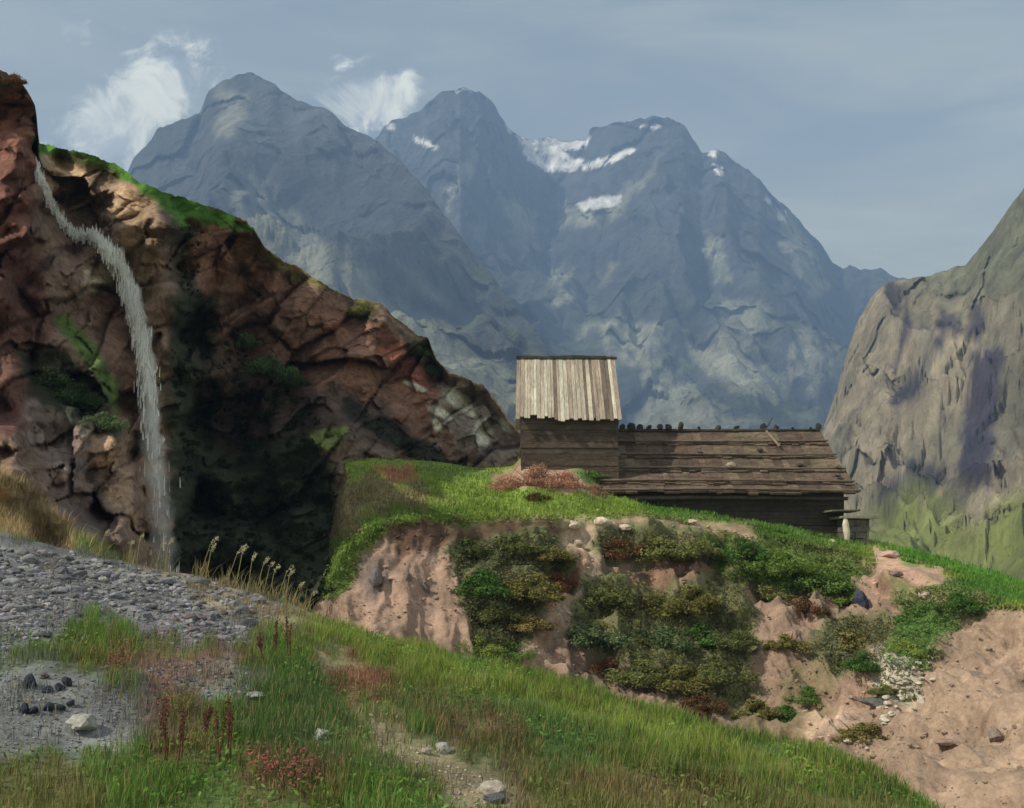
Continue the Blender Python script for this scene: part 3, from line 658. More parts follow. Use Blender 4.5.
def shrub_proto(kind, base, n, lobes, size):
    e = D.objects.new('shrub', None); COL.objects.link(e); e.empty_display_size = .2
    c, nn = crown_pts(int(n * 1.35), lobes * 3)
    leaves('foliage', c, nn, RNG.uniform(.6, 1.25, len(c)) * size, leafcol(len(c), c, base), M['leaf'], e)
    # stems
    V = []; Fc = []
    for k in range(9):
        a = RNG.uniform(0, 6.28); r = RNG.uniform(.2, .95); tip = np.array([math.cos(a) * r, math.sin(a) * r, RNG.uniform(.4, .95)]); b = np.array([math.cos(a) * .06, math.sin(a) * .06, -.15])
        o = len(V)
        for p, w_ in ((b, .03), ((b + tip) / 2 + (0, 0, .06), .02), (tip, .006)):
            for j in range(5): V.append(p + w_ * np.array([math.cos(j * 1.257), math.sin(j * 1.257), 0]))
        for L in (0, 1):
            for j in range(5): Fc.append((o + L * 5 + j, o + L * 5 + (j + 1) % 5, o + L * 5 + 5 + (j + 1) % 5, o + L * 5 + 5 + j))
    mesh_np('stem', np.array(V), np.array(Fc), M['bark'], e)
    return e
def copy_tree(o, parent=None):
    c = o.copy(); COL.objects.link(c)
    if parent: c.parent = parent
    for ch in list(o.children):
        d_ = ch.copy(); COL.objects.link(d_); d_.parent = c
    return c
PROT = {}
def shrub(kind, loc, r, label, group, squash=1.):
    specs = {'dark': ((.12, .15, .055), 5200, 9, .052), 'olive': ((.18, .175, .065), 5200, 8, .052), 'green': ((.10, .19, .05), 5200, 9, .05),
             'deep': ((.075, .125, .06), 5200, 9, .055), 'brown': ((.11, .07, .035), 4200, 7, .045), 'bright': ((.13, .21, .05), 5000, 9, .045), 'pink': ((.32, .215, .15), 5200, 9, .04)}
    key = (kind, random.randint(0, 1))
    if key not in PROT: o = shrub_proto(kind, *specs[kind]); PROT[key] = o
    else: o = copy_tree(PROT[key])
    o.location = loc; o.scale = (r, r, r * squash); o.rotation_euler = (0, 0, random.uniform(0, 6.28))
    return tag(o, label, 'shrub', group)
GB = 'shrubs growing over the gully bank'
BANKSH = [  # column, row, radius px, kind, label
    (470, 545, 26, 'dark', 'dark shrub under the green terrace, leftmost of the bank thicket'),
    (508, 540, 30, 'dark', 'wide dark shrub right under the terrace edge, left of the pale scar'),
    (545, 548, 26, 'olive', 'olive shrub beside the pale scar below the small tall hut'),
    (482, 578, 30, 'green', 'green shrub on the left edge of the bank thicket, above the bare slope'),
    (520, 582, 34, 'olive', 'big olive shrub in the middle of the left thicket'),
    (552, 575, 24, 'brown', 'brownish shrub on the rust-red edge of the left thicket'),
    (496, 612, 28, 'dark', 'dark shrub in the lower part of the left thicket'),
    (526, 618, 24, 'olive', 'small olive shrub above the pale slope at the right foot of the left thicket'),
    (478, 642, 22, 'bright', 'pale green shrub at the very foot of the left thicket'),
    (510, 646, 22, 'green', 'green shrub at the foot of the left thicket, just above the meadow'),
    (620, 545, 26, 'brown', 'brown shrub just right of the pale scar under the long barn'),
    (655, 542, 30, 'dark', 'dark shrub below the left end of the long barn'),
    (692, 548, 26, 'dark', 'dark shrub below the middle of the long barn'),
    (604, 590, 27, 'dark', 'upright dark shrub at the top of the central thicket, right of the pale path'),
    (590, 632, 28, 'deep', 'dark green round shrub standing at the left edge of the central thicket'),
    (612, 662, 20, 'brown', 'reddish brown shrub at the lower left of the central thicket'),
    (648, 600, 32, 'olive', 'large olive shrub in the upper central thicket'),
    (690, 595, 28, 'olive', 'olive shrub above the deep green heart of the central thicket'),
    (660, 632, 30, 'deep', 'deep blue-green shrub in the heart of the central thicket'),
    (700, 628, 30, 'green', 'green shrub on the right of the central thicket'),
    (640, 668, 30, 'dark', 'dark shrub low in the central thicket above the meadow edge'),
    (680, 670, 34, 'olive', 'broad olive shrub at the bottom of the central thicket'),
    (718, 668, 30, 'dark', 'dark shrub at the lower right of the central thicket'),
    (735, 636, 22, 'dark', 'small dark shrub beside the bare triangular patch'),
    (702, 700, 26, 'brown', 'brownish low shrub just above the grass edge under the central thicket'),
    (740, 548, 28, 'green', 'green shrub under the right half of the long barn'),
    (778, 556, 32, 'bright', 'brightest leafy shrub below the right half of the barn'),
    (818, 572, 32, 'green', 'green shrub below the stone shelter at the barn end'),
    (848, 590, 24, 'green', 'green shrub left of the pink scar'),
    (770, 590, 26, 'dark', 'dark shrub hanging above the bare triangular patch'),
    (806, 604, 22, 'brown', 'brown shrub in the shaded fold below the leafy shelf'),
    (850, 638, 34, 'olive', 'large round olive shrub left of the pink gully'),
    (872, 660, 20, 'green', 'green shrub at the lower right of the large round olive one'),
    (786, 640, 18, 'olive', 'small lone olive shrub beside the narrow pink scar'),
    (806, 688, 20, 'green', 'small green shrub low on the stony slope'),
    (788, 712, 22, 'green', 'green shrub above the meadow edge, left of the white stones'),
    (758, 705, 24, 'olive', 'olive shrub low beside the brown hollow above the meadow'),
    (866, 728, 28, 'olive', 'olive shrub standing below the dark slab in the stream bed'),
    (888, 688, 13, 'dark', 'tiny dark shrub among the white stones of the stream bed'),
    (505, 482, 18, 'pink', 'low pinkish heather shrub left of the small tall hut'),
    (535, 474, 24, 'pink', 'broad pinkish heather shrub in front of the small tall hut'),
    (566, 478, 20, 'pink', 'pinkish heather shrub before the right half of the small tall hut'),
    (596, 488, 13, 'pink', 'small pale pink heather shrub touching the left end of the barn roof'),
    (590, 472, 12, 'green', 'small vivid green shrub between the two huts'),
    (538, 494, 14, 'brown', 'small brown shrub in front of the broad pinkish heather'),
    (928, 610, 26, 'green', 'green shrub at the top left of the sandy slope'),
    (912, 644, 26, 'bright', 'bright green shrub on the left edge of the sandy slope'),
    (960, 600, 22, 'green', 'green shrub on the upper rim of the sandy slope'),
]
for (x, y, r, k, lb) in BANKSH:
    p = bank_at(x, y + r * .35); rr = r / F * p[1] * 1.25
    shrub(k, p - (0, 0, .1 * rr), rr, lb, GB, random.uniform(.6, .85) if k != 'pink' else .8)
GC = 'dark shrubs clinging to the cliff'
for (x, y, r, k, lb) in (
    (48, 372, 24, 'deep', 'dark shrub left of the grassy rib, highest of the clump on the left cliff'),
    (78, 392, 26, 'deep', 'dark shrub in the middle of the clump under the grassy rib'),
    (104, 418, 20, 'deep', 'dark shrub at the lower end of the grassy rib'),
    (248, 338, 16, 'deep', 'upright dark shrub on the red wall above the ravine'),
    (270, 362, 24, 'deep', 'widest dark shrub on the ledge of the red wall'),
    (296, 378, 14, 'deep', 'small dark shrub at the right end of the ledge on the red wall'),
    (187, 262, 16, 'brown', 'brown shrub topping the dark cleft right of the waterfall pillar'),
    (192, 222, 14, 'brown', 'rusty shrub on the green cliff top above the dark cleft'),
    (362, 308, 14, 'dark', 'dark shrub hanging from the middle of the cliff crest'),
    (418, 346, 14, 'deep', 'dark shrub on the lower cliff crest'),
    (434, 366, 13, 'deep', 'small dark shrub just above the pale crag at the cliff end'),
    (240, 220, 7, 'brown', 'tiny brown shrub on the grassy cliff edge'),
    (14, 78, 12, 'brown', 'brown shrub on top of the red rock pillar')):
    p = cliff_at(x, y + r * .4, .3); rr = r / F * p[1] * 1.1
    shrub(k, p - (0, 0, .1 * rr), rr, lb, GC, .95)
# undergrowth of the shaded ravine and the cleft: one uncountable mass
c_ = []; n_ = []
def veg_patch(poly_pts, n, size_px):
    xs = [q[0] for q in poly_pts]; ys = [q[1] for q in poly_pts]; k = 0
    while k < n:
        X = RNG.uniform(min(xs), max(xs), 4 * n); Yp = RNG.uniform(min(ys), max(ys), 4 * n)
        m = poly(X, Yp, poly_pts, 3, 10, .05, 3) > RNG.random(4 * n)
        for x, y in zip(X[m], Yp[m]):
            if k >= n: break
            k += 1; c_.append(cliff_at(x, y, 0)); n_.append(size_px)
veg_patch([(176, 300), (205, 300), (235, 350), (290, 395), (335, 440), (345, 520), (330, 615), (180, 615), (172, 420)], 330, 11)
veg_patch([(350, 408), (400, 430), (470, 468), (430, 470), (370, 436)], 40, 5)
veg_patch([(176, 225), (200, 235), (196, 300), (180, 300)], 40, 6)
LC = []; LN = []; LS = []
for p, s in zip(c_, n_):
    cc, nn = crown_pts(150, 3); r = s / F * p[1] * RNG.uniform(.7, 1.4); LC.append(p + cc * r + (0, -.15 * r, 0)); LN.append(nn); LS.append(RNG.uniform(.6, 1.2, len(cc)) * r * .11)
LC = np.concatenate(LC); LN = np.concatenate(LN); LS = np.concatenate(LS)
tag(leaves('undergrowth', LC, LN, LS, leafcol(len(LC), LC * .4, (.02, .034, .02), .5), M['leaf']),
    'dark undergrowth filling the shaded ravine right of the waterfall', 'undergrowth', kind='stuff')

# meadow grass
def scatter(n, x0, x1, y0, y1):
    Y = np.sqrt(RNG.uniform(y0 ** 2, y1 ** 2, n)); X = RNG.uniform(-.52, .52, n) * Y * 1.02
    yr = RY(np.clip(512 + F * X / Y, -400, 1300)); k = Y < yr + .6; X, Y = X[k], Y[k]
    return X, Y, foreZ(X, Y)
X, Y, Z = scatter(330000, 0, 0, 6.2, 15.5)
fx = 512 + F * X / Y; fy = HY - Z / Y * F; c, dn = fore_cols(fx, fy, stack(X, Y, Z))
clump = fbm(stack(X, Y, 0) * 1.5, 3)
keep = RNG.random(len(X)) < dn * np.clip(.75 + .6 * clump + np.where(dn < .4, 2.2 * clump - .35, 0), .05, 1.6); X, Y, Z, c, dn, fx, fy, clump = [a[keep] for a in (X, Y, Z, c, dn, fx, fy, clump)]
h = RNG.uniform(.04, .155, len(X)) * (1 + .7 * clump) * (.6 + .4 * dn); wd = RNG.uniform(.004, .009, len(X))
c = c * (.7 + .8 * RNG.random(len(X)))[:, None]; dry = RNG.random(len(X)) < .1; c[dry] = (.34, .27, .12)
tag(blades('grass', stack(X, Y, Z - .01), h, wd, np.clip(c, .01, .8), M['grass']), 'short green and yellow-green meadow grass covering the foreground slope', 'grass', kind='stuff')
# broad leaves among the blades
X, Y, Z = scatter(26000, 0, 0, 6.2, 13); fx = 512 + F * X / Y; fy = HY - Z / Y * F; c, dn = fore_cols(fx, fy, stack(X, Y, Z)); keep = (fbm(stack(X, Y, 3) * 1.1, 3) > .05) & (RNG.random(len(X)) < dn); X, Y, Z, c = X[keep], Y[keep], Z[keep], c[keep]
tag(leaves('herbs', stack(X, Y, Z + RNG.uniform(.02, .1, len(X))), np.tile((0, -.5, 1.), (len(X), 1)), RNG.uniform(.012, .03, len(X)), np.clip(c * (.6 + .9 * RNG.random(len(X)))[:, None] * (.8, 1.05, 1.), .01, .8), M['grass'], None, .5), 'broad-leaved meadow herbs growing among the grass', 'herbs', kind='stuff')
# dry grass on the tan slope under the cliff and along the crest
n = 9000; xs = RNG.uniform(-20, 135, n); ys = RNG.uniform(455, 600, n); m = poly(xs, ys, [(-40, 450), (0, 468), (36, 494), (92, 542), (130, 562), (100, 600), (-40, 600)], 4, 4) > .5
pts = np.array([cliff_at(a, b, 0) for a, b in zip(xs[m], ys[m])]); k = len(pts)
cc = np.array((.38, .28, .15)) * (.6 + .8 * RNG.random(k))[:, None]; gsel = (xs[m] > 75) & (RNG.random(k) < .7); cc[gsel] = np.array((.15, .22, .06))
tag(blades('dry_grass', pts, RNG.uniform(.12, .35, k), RNG.uniform(.012, .02, k), cc, M['grass'], .5), 'dry tan grass on the slope between red cliff and grey rubble', 'dry grass', kind='stuff')
# grass fringe of the terrace and its brow
n = 42000; xs = RNG.uniform(322, 1040, n); tq = RNG.random(n); ysT = PT(xs) + (PB(xs) + 5 - PT(xs)) * tq ** .8
pts = np.array([bank_at(a, b) for a, b in zip(xs, ysT)]); cb = bank_cols(xs, ysT, pts); ok = (cb[:, 1] > cb[:, 0] * 1.05) | ((xs < 450) & (RNG.random(len(xs)) < .5)); pts = pts[ok] + RNG.normal(size=(ok.sum(), 3)) * (.06, .12, .01); cb = cb[ok]; k = len(pts)
tag(blades('terrace_grass', pts, RNG.uniform(.06, .2, k), RNG.uniform(.03, .06, k), np.clip(cb * (.75 + .6 * RNG.random(k))[:, None], .01, .8), M['grass'], .4),
    'bright green turf of the terrace in front of the huts', 'turf', kind='stuff')

# low plants matting the bank between the shrubs: nobody could count them
n = 120000; xs = RNG.uniform(330, 1040, n); tq = RNG.random(n); ysT = PB(xs) - 4 + (800 - PB(xs)) * tq; m = ysT < RP(xs) + 25; xs, ysT = xs[m], ysT[m]
pts = np.array([bank_at(a, b) for a, b in zip(xs, ysT)]); cb = bank_cols(xs, ysT, pts); green = cb[:, 1] / (cb[:, 0] + 1e-6)
ok = RNG.random(len(xs)) < np.clip((green - .85) * 5, 0, 1); pts, cb = pts[ok], cb[ok]; k = len(pts); q = RNG.integers(1, 4, k)
pts = np.repeat(pts, 3, 0) + RNG.normal(size=(3 * k, 3)) * (.1, .1, .03) + stack(0, 0, .04 + .3 * np.clip(fbm(np.repeat(pts, 3, 0) * 1.3, 3), 0, 1) * RNG.random(3 * k)); cb = np.repeat(cb, 3, 0); gsel = cb[:, 1] < cb[:, 0]; cb[gsel] = (.10, .11, .04)
tag(leaves('ground_cover', pts, np.tile((0, -.4, 1.), (len(pts), 1)), RNG.uniform(.03, .085, len(pts)), np.clip(cb * (.7 + .8 * RNG.random(len(cb)))[:, None], .01, .6), M['leaf'], None, .4),
    'low green and brown plants matting the gully bank between the shrubs', 'ground cover', kind='stuff')

# small gravel strewn on the bare earth
n = 9000; xs = RNG.uniform(335, 1040, n); tq = RNG.random(n); ysT = PB(xs) + (805 - PB(xs)) * tq; m = ysT < RP(xs) + 15; xs, ysT = xs[m], ysT[m]
gp = np.array([bank_at(a, b) for a, b in zip(xs, ysT)]); cb = bank_cols(xs, ysT, gp); ok = (cb[:, 1] < cb[:, 0] * .85) & (fbm(gp * .8, 3) > -.15) & ((xs < 880) | (RNG.random(len(xs)) < .4)); gp = gp[ok] + RNG.normal(size=(ok.sum(), 3)) * (.08, .1, 0); cb = cb[ok]
GRAVEL = (gp, cb)
# stones
ICO = None
def ico(sub=3):
    import bmesh
    bm = bmesh.new(); bmesh.ops.create_icosphere(bm, subdivisions=sub, radius=1.); V = np.array([v.co[:] for v in bm.verts]); Fc = np.array([[v.index for v in f.verts] for f in bm.faces]); bm.free(); return V, Fc
IV3, IF3 = ico(3); IV2, IF2 = ico(2); IV1, IF1 = ico(1)
def stone_v(V, seed, flat=.6, sharp=.5):
    v = V.copy()
    for k in range(9):                         # cut with a few planes for a broken look
        nrm = np.array(_grad[(seed * 13 + k * 29) % 512]); dlim = .48 + .3 * ((seed * 7 + k * 3) % 10) / 10
        dd = v @ nrm; v = v - np.clip(dd - dlim, 0, None)[:, None] * nrm * (.6 + sharp * .4)
    v = v * (1 + .14 * fbm(v * 1.8 + seed, 3))[:, None]
    return v * (1, .8, flat)
def stone(name, loc, s, seed, colr, label, cat='stone', group=None, rz=0., flat=.6, tilt=0.):
    v = stone_v(IV3, seed, flat); o = mesh_np(name, v, IF3, M['stone'], col=np.broadcast_to(np.array(colr), (len(v), 3)) * (1 + .2 * fbm(v * 3, 3))[:, None], smooth=False)
    o.location = loc; o.scale = (s, s, s); o.rotation_euler = (tilt, tilt * .6, rz); return tag(o, label, cat, group)
GREY = (.20, .20, .22)
for (x, y, r, sd, cl, lb, fl) in (
    (321, 735, 9, 3, (.34, .35, .31), 'pale stone alone in the green grass left of the path', .65),
    (443, 749, 9, 4, (.34, .33, .30), 'grey rounded stone on the upper half of the footpath', .8),
    (427, 751, 6, 5, (.40, .33, .27), 'small tan stone just left of the grey rounded one on the path', .6),
    (490, 786, 17, 6, (.36, .32, .27), 'large flat stone at the lower end of the footpath', .45),
    (497, 797, 11, 7, (.10, .11, .13), 'dark slab leaning on the large flat stone of the path', .4),
    (84, 722, 17, 8, (.36, .35, .32), 'pale flat boulder below the dark stones on the left', .5),
    (30, 683, 8, 9, (.035, .045, .06), 'biggest black stone on the left rubble patch', .9),
    (47, 690, 6, 10, (.04, .05, .07), 'black stone right of the biggest one', .6),
    (60, 688, 5, 11, (.04, .05, .07), 'narrow black stone upper right of the black stones', .9),
    (67, 684, 5, 12, (.05, .055, .07), 'small upright black stone at the right end of the black stones', 1.2),
    (24, 710, 6, 13, (.035, .04, .055), 'black stone at the lower left of the black stones', .9),
    (33, 711, 5, 14, (.035, .04, .055), 'black stone touching the lower left one', .8),
    (49, 707, 7, 15, (.04, .05, .07), 'broad black stone in the lower row', .7),
    (61, 708, 5, 16, (.04, .05, .07), 'small black stone in the lower row, second from the right', .7),
    (71, 704, 5, 17, (.05, .05, .07), 'black stone at the right end of the lower row', .8),
    (44, 676, 4, 18, (.12, .10, .09), 'small brownish stone above the black ones', .6),
    (255, 694, 10, 19, (.32, .33, .32), 'pale slab at the right tip of the grey scree tongue', .4),
    (200, 582, 10, 20, (.12, .12, .12), 'dark rock on the crest below the tall grass', .7)):
    p = fore_hit(x, y + r * .4); s = r / F * p[1]
    s *= 1.25; stone('stone', p + (0, 0, s * fl * .5), s, sd, cl, lb, 'stone', None, random.uniform(0, 6), fl)
# rubble field: the largest ones singly, the small rest as one mass
Sv = []; Sf = []; Sc = []; off = 0; cnt = 0; tries = 0
zones = [([(-20, 545), (60, 552), (150, 568), (285, 602), (240, 645), (150, 640), (60, 640), (-20, 655)], 3000, (1.2, 5.5)),
         ([(-20, 655), (60, 662), (130, 695), (140, 730), (90, 755), (-20, 755)], 900, (1., 3.)),
         ([(130, 662), (230, 658), (265, 688), (255, 700), (160, 700)], 420, (1., 3.5)),
         ([(348, 718), (400, 730), (450, 757), (488, 780), (515, 812), (470, 812), (430, 780), (380, 750)], 420, (.8, 2.6))]
for pg, n, (r0, r1) in zones:
    xs = RNG.uniform(min(q[0] for q in pg), max(q[0] for q in pg), n * 3); ys = RNG.uniform(min(q[1] for q in pg), max(q[1] for q in pg), n * 3)
    m = poly(xs, ys, pg, 4, 8) > .5; xs, ys = xs[m][:n], ys[m][:n]
    for x, y, p in zip(xs, ys, fore_hits(xs, ys)):
        s = (r0 + (r1 - r0) * RNG.random() ** 3) / F * p[1]; sd = int(RNG.integers(0, 500))
        v = stone_v(IV2, sd, RNG.uniform(.35, .8)) * s; a = RNG.uniform(0, 6.28); ca, sa = math.cos(a), math.sin(a)
        v = np.stack([v[:, 0] * ca - v[:, 1] * sa, v[:, 0] * sa + v[:, 1] * ca, v[:, 2]], 1) + p + (0, 0, s * .15)
        base = np.array(GREY if x < 340 else (.36, .30, .24)) * RNG.uniform(.35, 1.5) * (1, RNG.uniform(.93, 1.0), RNG.uniform(.8, 1.08))
        Sv.append(v); Sf.append(IF2 + off); off += len(v); Sc.append(np.broadcast_to(base, v.shape))
tag(mesh_np('rubble', np.concatenate(Sv), np.concatenate(Sf), M['stone'], col=np.concatenate(Sc), smooth=False), 'loose grey rubble and gravel between the larger blocks', 'rubble', kind='stuff')
GRB = 'grey blocks of the rubble heap'
for k in range(110):
    for _ in range(50):
        x, y = random.uniform(-5, 262), random.uniform(548, 640)
        if poly(np.array([x]), np.array([y]), zones[0][0], 2, 3)[0] > .6: break
    r = random.uniform(5, 13); p = fore_hit(x, y); s = r / F * p[1]; g = random.uniform(.45, 1.35)
    stone('rubble_block', p + (0, 0, s * .05), s, 100 + k, (GREY[0] * g, GREY[1] * g, GREY[2] * g * random.uniform(.92, 1.06)), 'angular grey block in the rubble heap on the left', 'stone', GRB,
          random.uniform(0, 6), random.uniform(.35, .6), random.uniform(-.25, .25))
gp, cb = GRAVEL; k = len(gp); sz = .025 + .11 * RNG.random(k) ** 4; vs = np.stack([stone_v(IV1, q * 11, .6) for q in range(12)]); v = vs[RNG.integers(0, 12, k)] * sz[:, None, None] + gp[:, None]
tag(mesh_np('gravel', v.reshape(-1, 3), (IF1[None] + (np.arange(k) * len(IV1))[:, None, None]).reshape(-1, 3), M['stone'], col=np.repeat(np.clip(cb * RNG.uniform(.75, 1.35, (k, 1)) * (.95, 1., 1.05), .02, .8), len(IV1), 0), smooth=False),
    'small gravel strewn over the bare earth of the gully bank', 'gravel', kind='stuff')
# stones on the bank
GBS = 'stones in the dry stream bed'
for (x, y, r, sd, cl, lb, fl) in (
    (600, 524, 11, 31, (.55, .46, .36), 'pale boulder at the terrace edge above the pale scar', .6), (575, 526, 9, 32, (.52, .42, .33), 'pale boulder left of the terrace-edge boulder', .6),
    (622, 530, 9, 33, (.52, .42, .33), 'pale flat stone right of the terrace-edge boulder', .45), (580, 545, 7, 34, (.5, .4, .32), 'small pale stone lower in the scar', .6),
    (690, 524, 9, 35, (.52, .42, .32), 'flat tan stone under the middle of the barn', .4), (832, 543, 6, 36, (.6, .54, .45), 'small white stone left of the stone shelter', .6),
    (824, 540, 4, 37, (.6, .54, .45), 'tiny white stone beside the small white one', .6), (890, 558, 13, 38, (.5, .34, .27), 'pink slab right below the stone shelter', .4),
    (373, 580, 10, 39, (.16, .14, .14), 'dark grey rock in the bare left slope', 1.3), (404, 578, 6, 40, (.2, .15, .13), 'narrow dark rock right of the grey one in the bare slope', 1.4),
    (424, 590, 5, 41, (.15, .12, .12), 'small dark rock rightmost in the bare left slope', 1.3), (862, 602, 10, 42, (.045, .05, .075), 'blue-black block beside the pink scar', 1.2),
    (905, 575, 10, 43, (.18, .13, .11), 'dark flat rock in the pink scar', .35), (876, 706, 22, 44, (.13, .12, .12), 'dark grey slab bridging the white stream stones', .28),
    (975, 680, 16, 45, (.22, .17, .14), 'dark rock half-buried high in the sandy slope', .5), (995, 735, 10, 46, (.22, .18, .15), 'pointed dark rock low in the sandy slope', 1.1),
    (945, 745, 17, 47, (.28, .21, .17), 'long brown ledge stone in the sandy slope', .22), (922, 598, 8, 48, (.4, .32, .27), 'grey pink stone lower in the pink scar', .5)):
    p = bank_at(x, y); s = r / F * p[1]; stone('stone', p + (0, 0, s * .1), s, sd, cl, lb, 'stone', None, random.uniform(0, 6) if fl > .3 else .1, fl)
for k in range(70):
    q = random.random(); x = 925 - 60 * q + random.gauss(0, 9) - 30 * max(0, q - .6); y = 668 + 80 * q + random.gauss(0, 6); r = random.uniform(2, 5.5); p = bank_at(x, y); s = r / F * p[1]
    g = random.uniform(.75, 1.1); stone('stream_stone', p + (0, 0, s * .2), s, 200 + k, (.56 * g, .52 * g, .43 * g), 'pale stone in the dry stream bed beside the sandy slope', 'stone', GBS, random.uniform(0, 6), .5)

# ------------------------------------------------------------------ waterfall
wm = D.materials.new('falling water'); wm.use_nodes = True; t = NT(wm.node_tree); t.n.clear()
a = t.new('ShaderNodeAttribute', attribute_name='Col'); sp = t.new('ShaderNodeSeparateColor'); t.l.new(a.outputs['Color'], sp.inputs[0])
co = t.new('ShaderNodeTexCoord').outputs['Object']; st = t.noise(t.mapping(co, (9, 3, .55)), 1.0, 6, .6, .3)
al = t.math('MULTIPLY', t.ramp(st, .28, .5), sp.outputs[0], clamp=True)
dd = t.new('ShaderNodeBsdfDiffuse'); dd.inputs[0].default_value = (.95, .96, .95, 1); tr = t.new('ShaderNodeBsdfTranslucent'); tr.inputs[0].default_value = (.95, .96, .95, 1)
m1 = t.new('ShaderNodeMixShader'); m1.inputs[0].default_value = .3; t.l.new(dd.outputs[0], m1.inputs[1]); t.l.new(tr.outputs[0], m1.inputs[2])
tp = t.new('ShaderNodeBsdfTransparent'); m2 = t.new('ShaderNodeMixShader'); t.l.new(al, m2.inputs[0]); t.l.new(tp.outputs[0], m2.inputs[1]); t.l.new(m1.outputs[0], m2.inputs[2])
oo = t.new('ShaderNodeOutputMaterial'); t.l.new(m2.outputs[0], oo.inputs[0])
path = np.array([  # column, row, half width px, opacity
    (38, 168, 2, 1), (42, 180, 4, 1), (48, 196, 5, .9), (56, 212, 4, .9), (68, 228, 4, .9), (78, 236, 7, 1), (92, 236, 6, .9), (100, 240, 4, 1), (108, 250, 6, 1), (118, 258, 8, 1), (126, 280, 10, 1), (134, 305, 11, 1), (141, 335, 11, .95),
    (146, 365, 11, .8), (149, 400, 11, .5), (151, 430, 12, .36), (155, 470, 14, .25), (159, 510, 15, .2), (162, 560, 17, .17), (164, 590, 18, .15)], float)
wf = empty('waterfall', tuple(at(160, 590, 36.0)), 'white waterfall leaping down the red cliff and thinning to mist at its foot', 'waterfall')
SP = []; SPS = []
for layer in range(3):
    ss = np.linspace(0, len(path) - 1, 180); pp = np.stack([np.interp(ss, np.arange(len(path)), path[:, k]) for k in range(4)], 1); nc = 9; V = []; C = []
    for i, (x, y, hw, op) in enumerate(pp):
        j = min(i + 1, 179); tx, ty = pp[j][0] - pp[max(i - 1, 0)][0], pp[j][1] - pp[max(i - 1, 0)][1]; L = math.hypot(tx, ty) + 1e-6; nxp, nyp = -ty / L, tx / L
        hw = (.62 if i < 70 else .85) * hw * (1 + .25 * math.sin(i * .31 + layer * 2) + .2 * math.sin(i * .83 + layer)); sh = 1.5 * math.sin(i * .17 + layer * 1.9)
        dep = min(cliff_at(x + q_, y, 0)[1] for q_ in (-hw, 0, hw)); V.append([]); 
        for k in range(nc):
            f = k / (nc - 1) * 2 - 1; V[-1].append((x + nxp * (f * hw + sh), y + nyp * (f * hw + sh), dep - .12 - .13 * layer - .25 * (1 - f * f))); C.append((op * (1 - abs(f) ** 2.5) * (1.0 if layer < 2 else .7), 0, 0))
    V = np.array(V); k_ = np.ones(15) / 15; V[:, :, 2] = np.stack([np.convolve(np.pad(V[:, c3, 2], 7, 'edge'), k_, 'valid') for c3 in range(nc)], 1) - .15
    W3 = stack((V[..., 0] - 512) / F * V[..., 2], V[..., 2], (HY - V[..., 1]) / F * V[..., 2]).reshape(-1, 3) - np.array(wf.location)
    Wg = W3.reshape(180, nc, 3); Cg = np.array(C)[:, 0].reshape(180, nc)
    for q in range(4200):
        i, k = int(RNG.integers(0, 180)), int(RNG.integers(0, nc))
        if RNG.random() < Cg[i, k] ** 1.6 * (.35 + .65 * (math.sin(i * .45) + math.sin(i * 1.13) > -.7)): SP.append(Wg[i, k] + RNG.normal(size=3) * (.03 + .12 * (i > 120), .06, .12)); SPS.append(RNG.uniform(.12, .6) * (.45 if i < 75 else 1))
    mesh_np('water_sheet', W3, grid_faces(180, nc), wm, wf, col=np.array(C))

SP = np.array(SP)
M['spray'] = leafmat('white spray', .45, (.95, .96, .95), .001)
blades('spray', SP - (0, .12, 0) - np.array(SPS)[:, None] * (0, 0, .5), np.array(SPS), RNG.uniform(.025, .06, len(SP)), np.ones((len(SP), 3)), M['spray'], .05, wf)
# ------------------------------------------------------------------ huts
def box(V, Fc, x0, x1, y0, y1, z0, z1, jit=0.):
    o = len(V); 
    for (x, y, z) in ((x0, y0, z0), (x1, y0, z0), (x1, y1, z0), (x0, y1, z0), (x0, y0, z1), (x1, y0, z1), (x1, y1, z1), (x0, y1, z1)):
        V.append([x + random.uniform(-jit, jit), y + random.uniform(-jit, jit), z + random.uniform(-jit, jit)])
    for f in ((0, 3, 2, 1), (4, 5, 6, 7), (0, 1, 5, 4), (1, 2, 6, 5), (2, 3, 7, 6), (3, 0, 4, 7)): Fc.append([o + k for k in f])
def slab(V, Fc, a, b, c, d, th):
    """board with top corners a,b,c,d and thickness th along its normal"""
    a, b, c, d = map(np.array, (a, b, c, d)); n = np.cross(b - a, d - a); n = n / np.linalg.norm(n)
    if n[2] < 0: n = -n
    o = len(V); V.extend([list(p - n * th) for p in (a, b, c, d)] + [list(p) for p in (a, b, c, d)])
    for f in ((0, 3, 2, 1), (4, 5, 6, 7), (0, 1, 5, 4), (1, 2, 6, 5), (2, 3, 7, 6), (3, 0, 4, 7)): Fc.append([o + k for k in f])
def build(name, V, Fc, mat, parent, cols=None, per=8, smooth=False, bev=0.):
    V = np.array(V, float); c = None
    if cols is not None: c = np.repeat(np.array(cols, float), per, 0)
    o = mesh_np(name, V - (np.array(parent.location) if parent else 0), np.array(Fc), mat, parent, col=c, smooth=smooth)
    if bev: b = o.modifiers.new('bevel', 'BEVEL'); b.width = bev; b.segments = 1
    return o
M['board'] = surf('weathered boards', None, scales=(.8, 5.), var=.3, bumps=((5, .03, .8),), stretch=(6, 1, .5))
M['thatch'] = surf('mossy board courses', None, scales=(1.2, 6.), var=.35, bumps=((2.2, .22, .9), (9, .07, .9)), stretch=(.7, 1.6, 1.6))
M['wall'] = surf('old timber and mud wall', None, scales=(1., 6.), var=.3, bumps=((3, .08, .7), (12, .02, .7)), stretch=(.8, 1, 2.2))
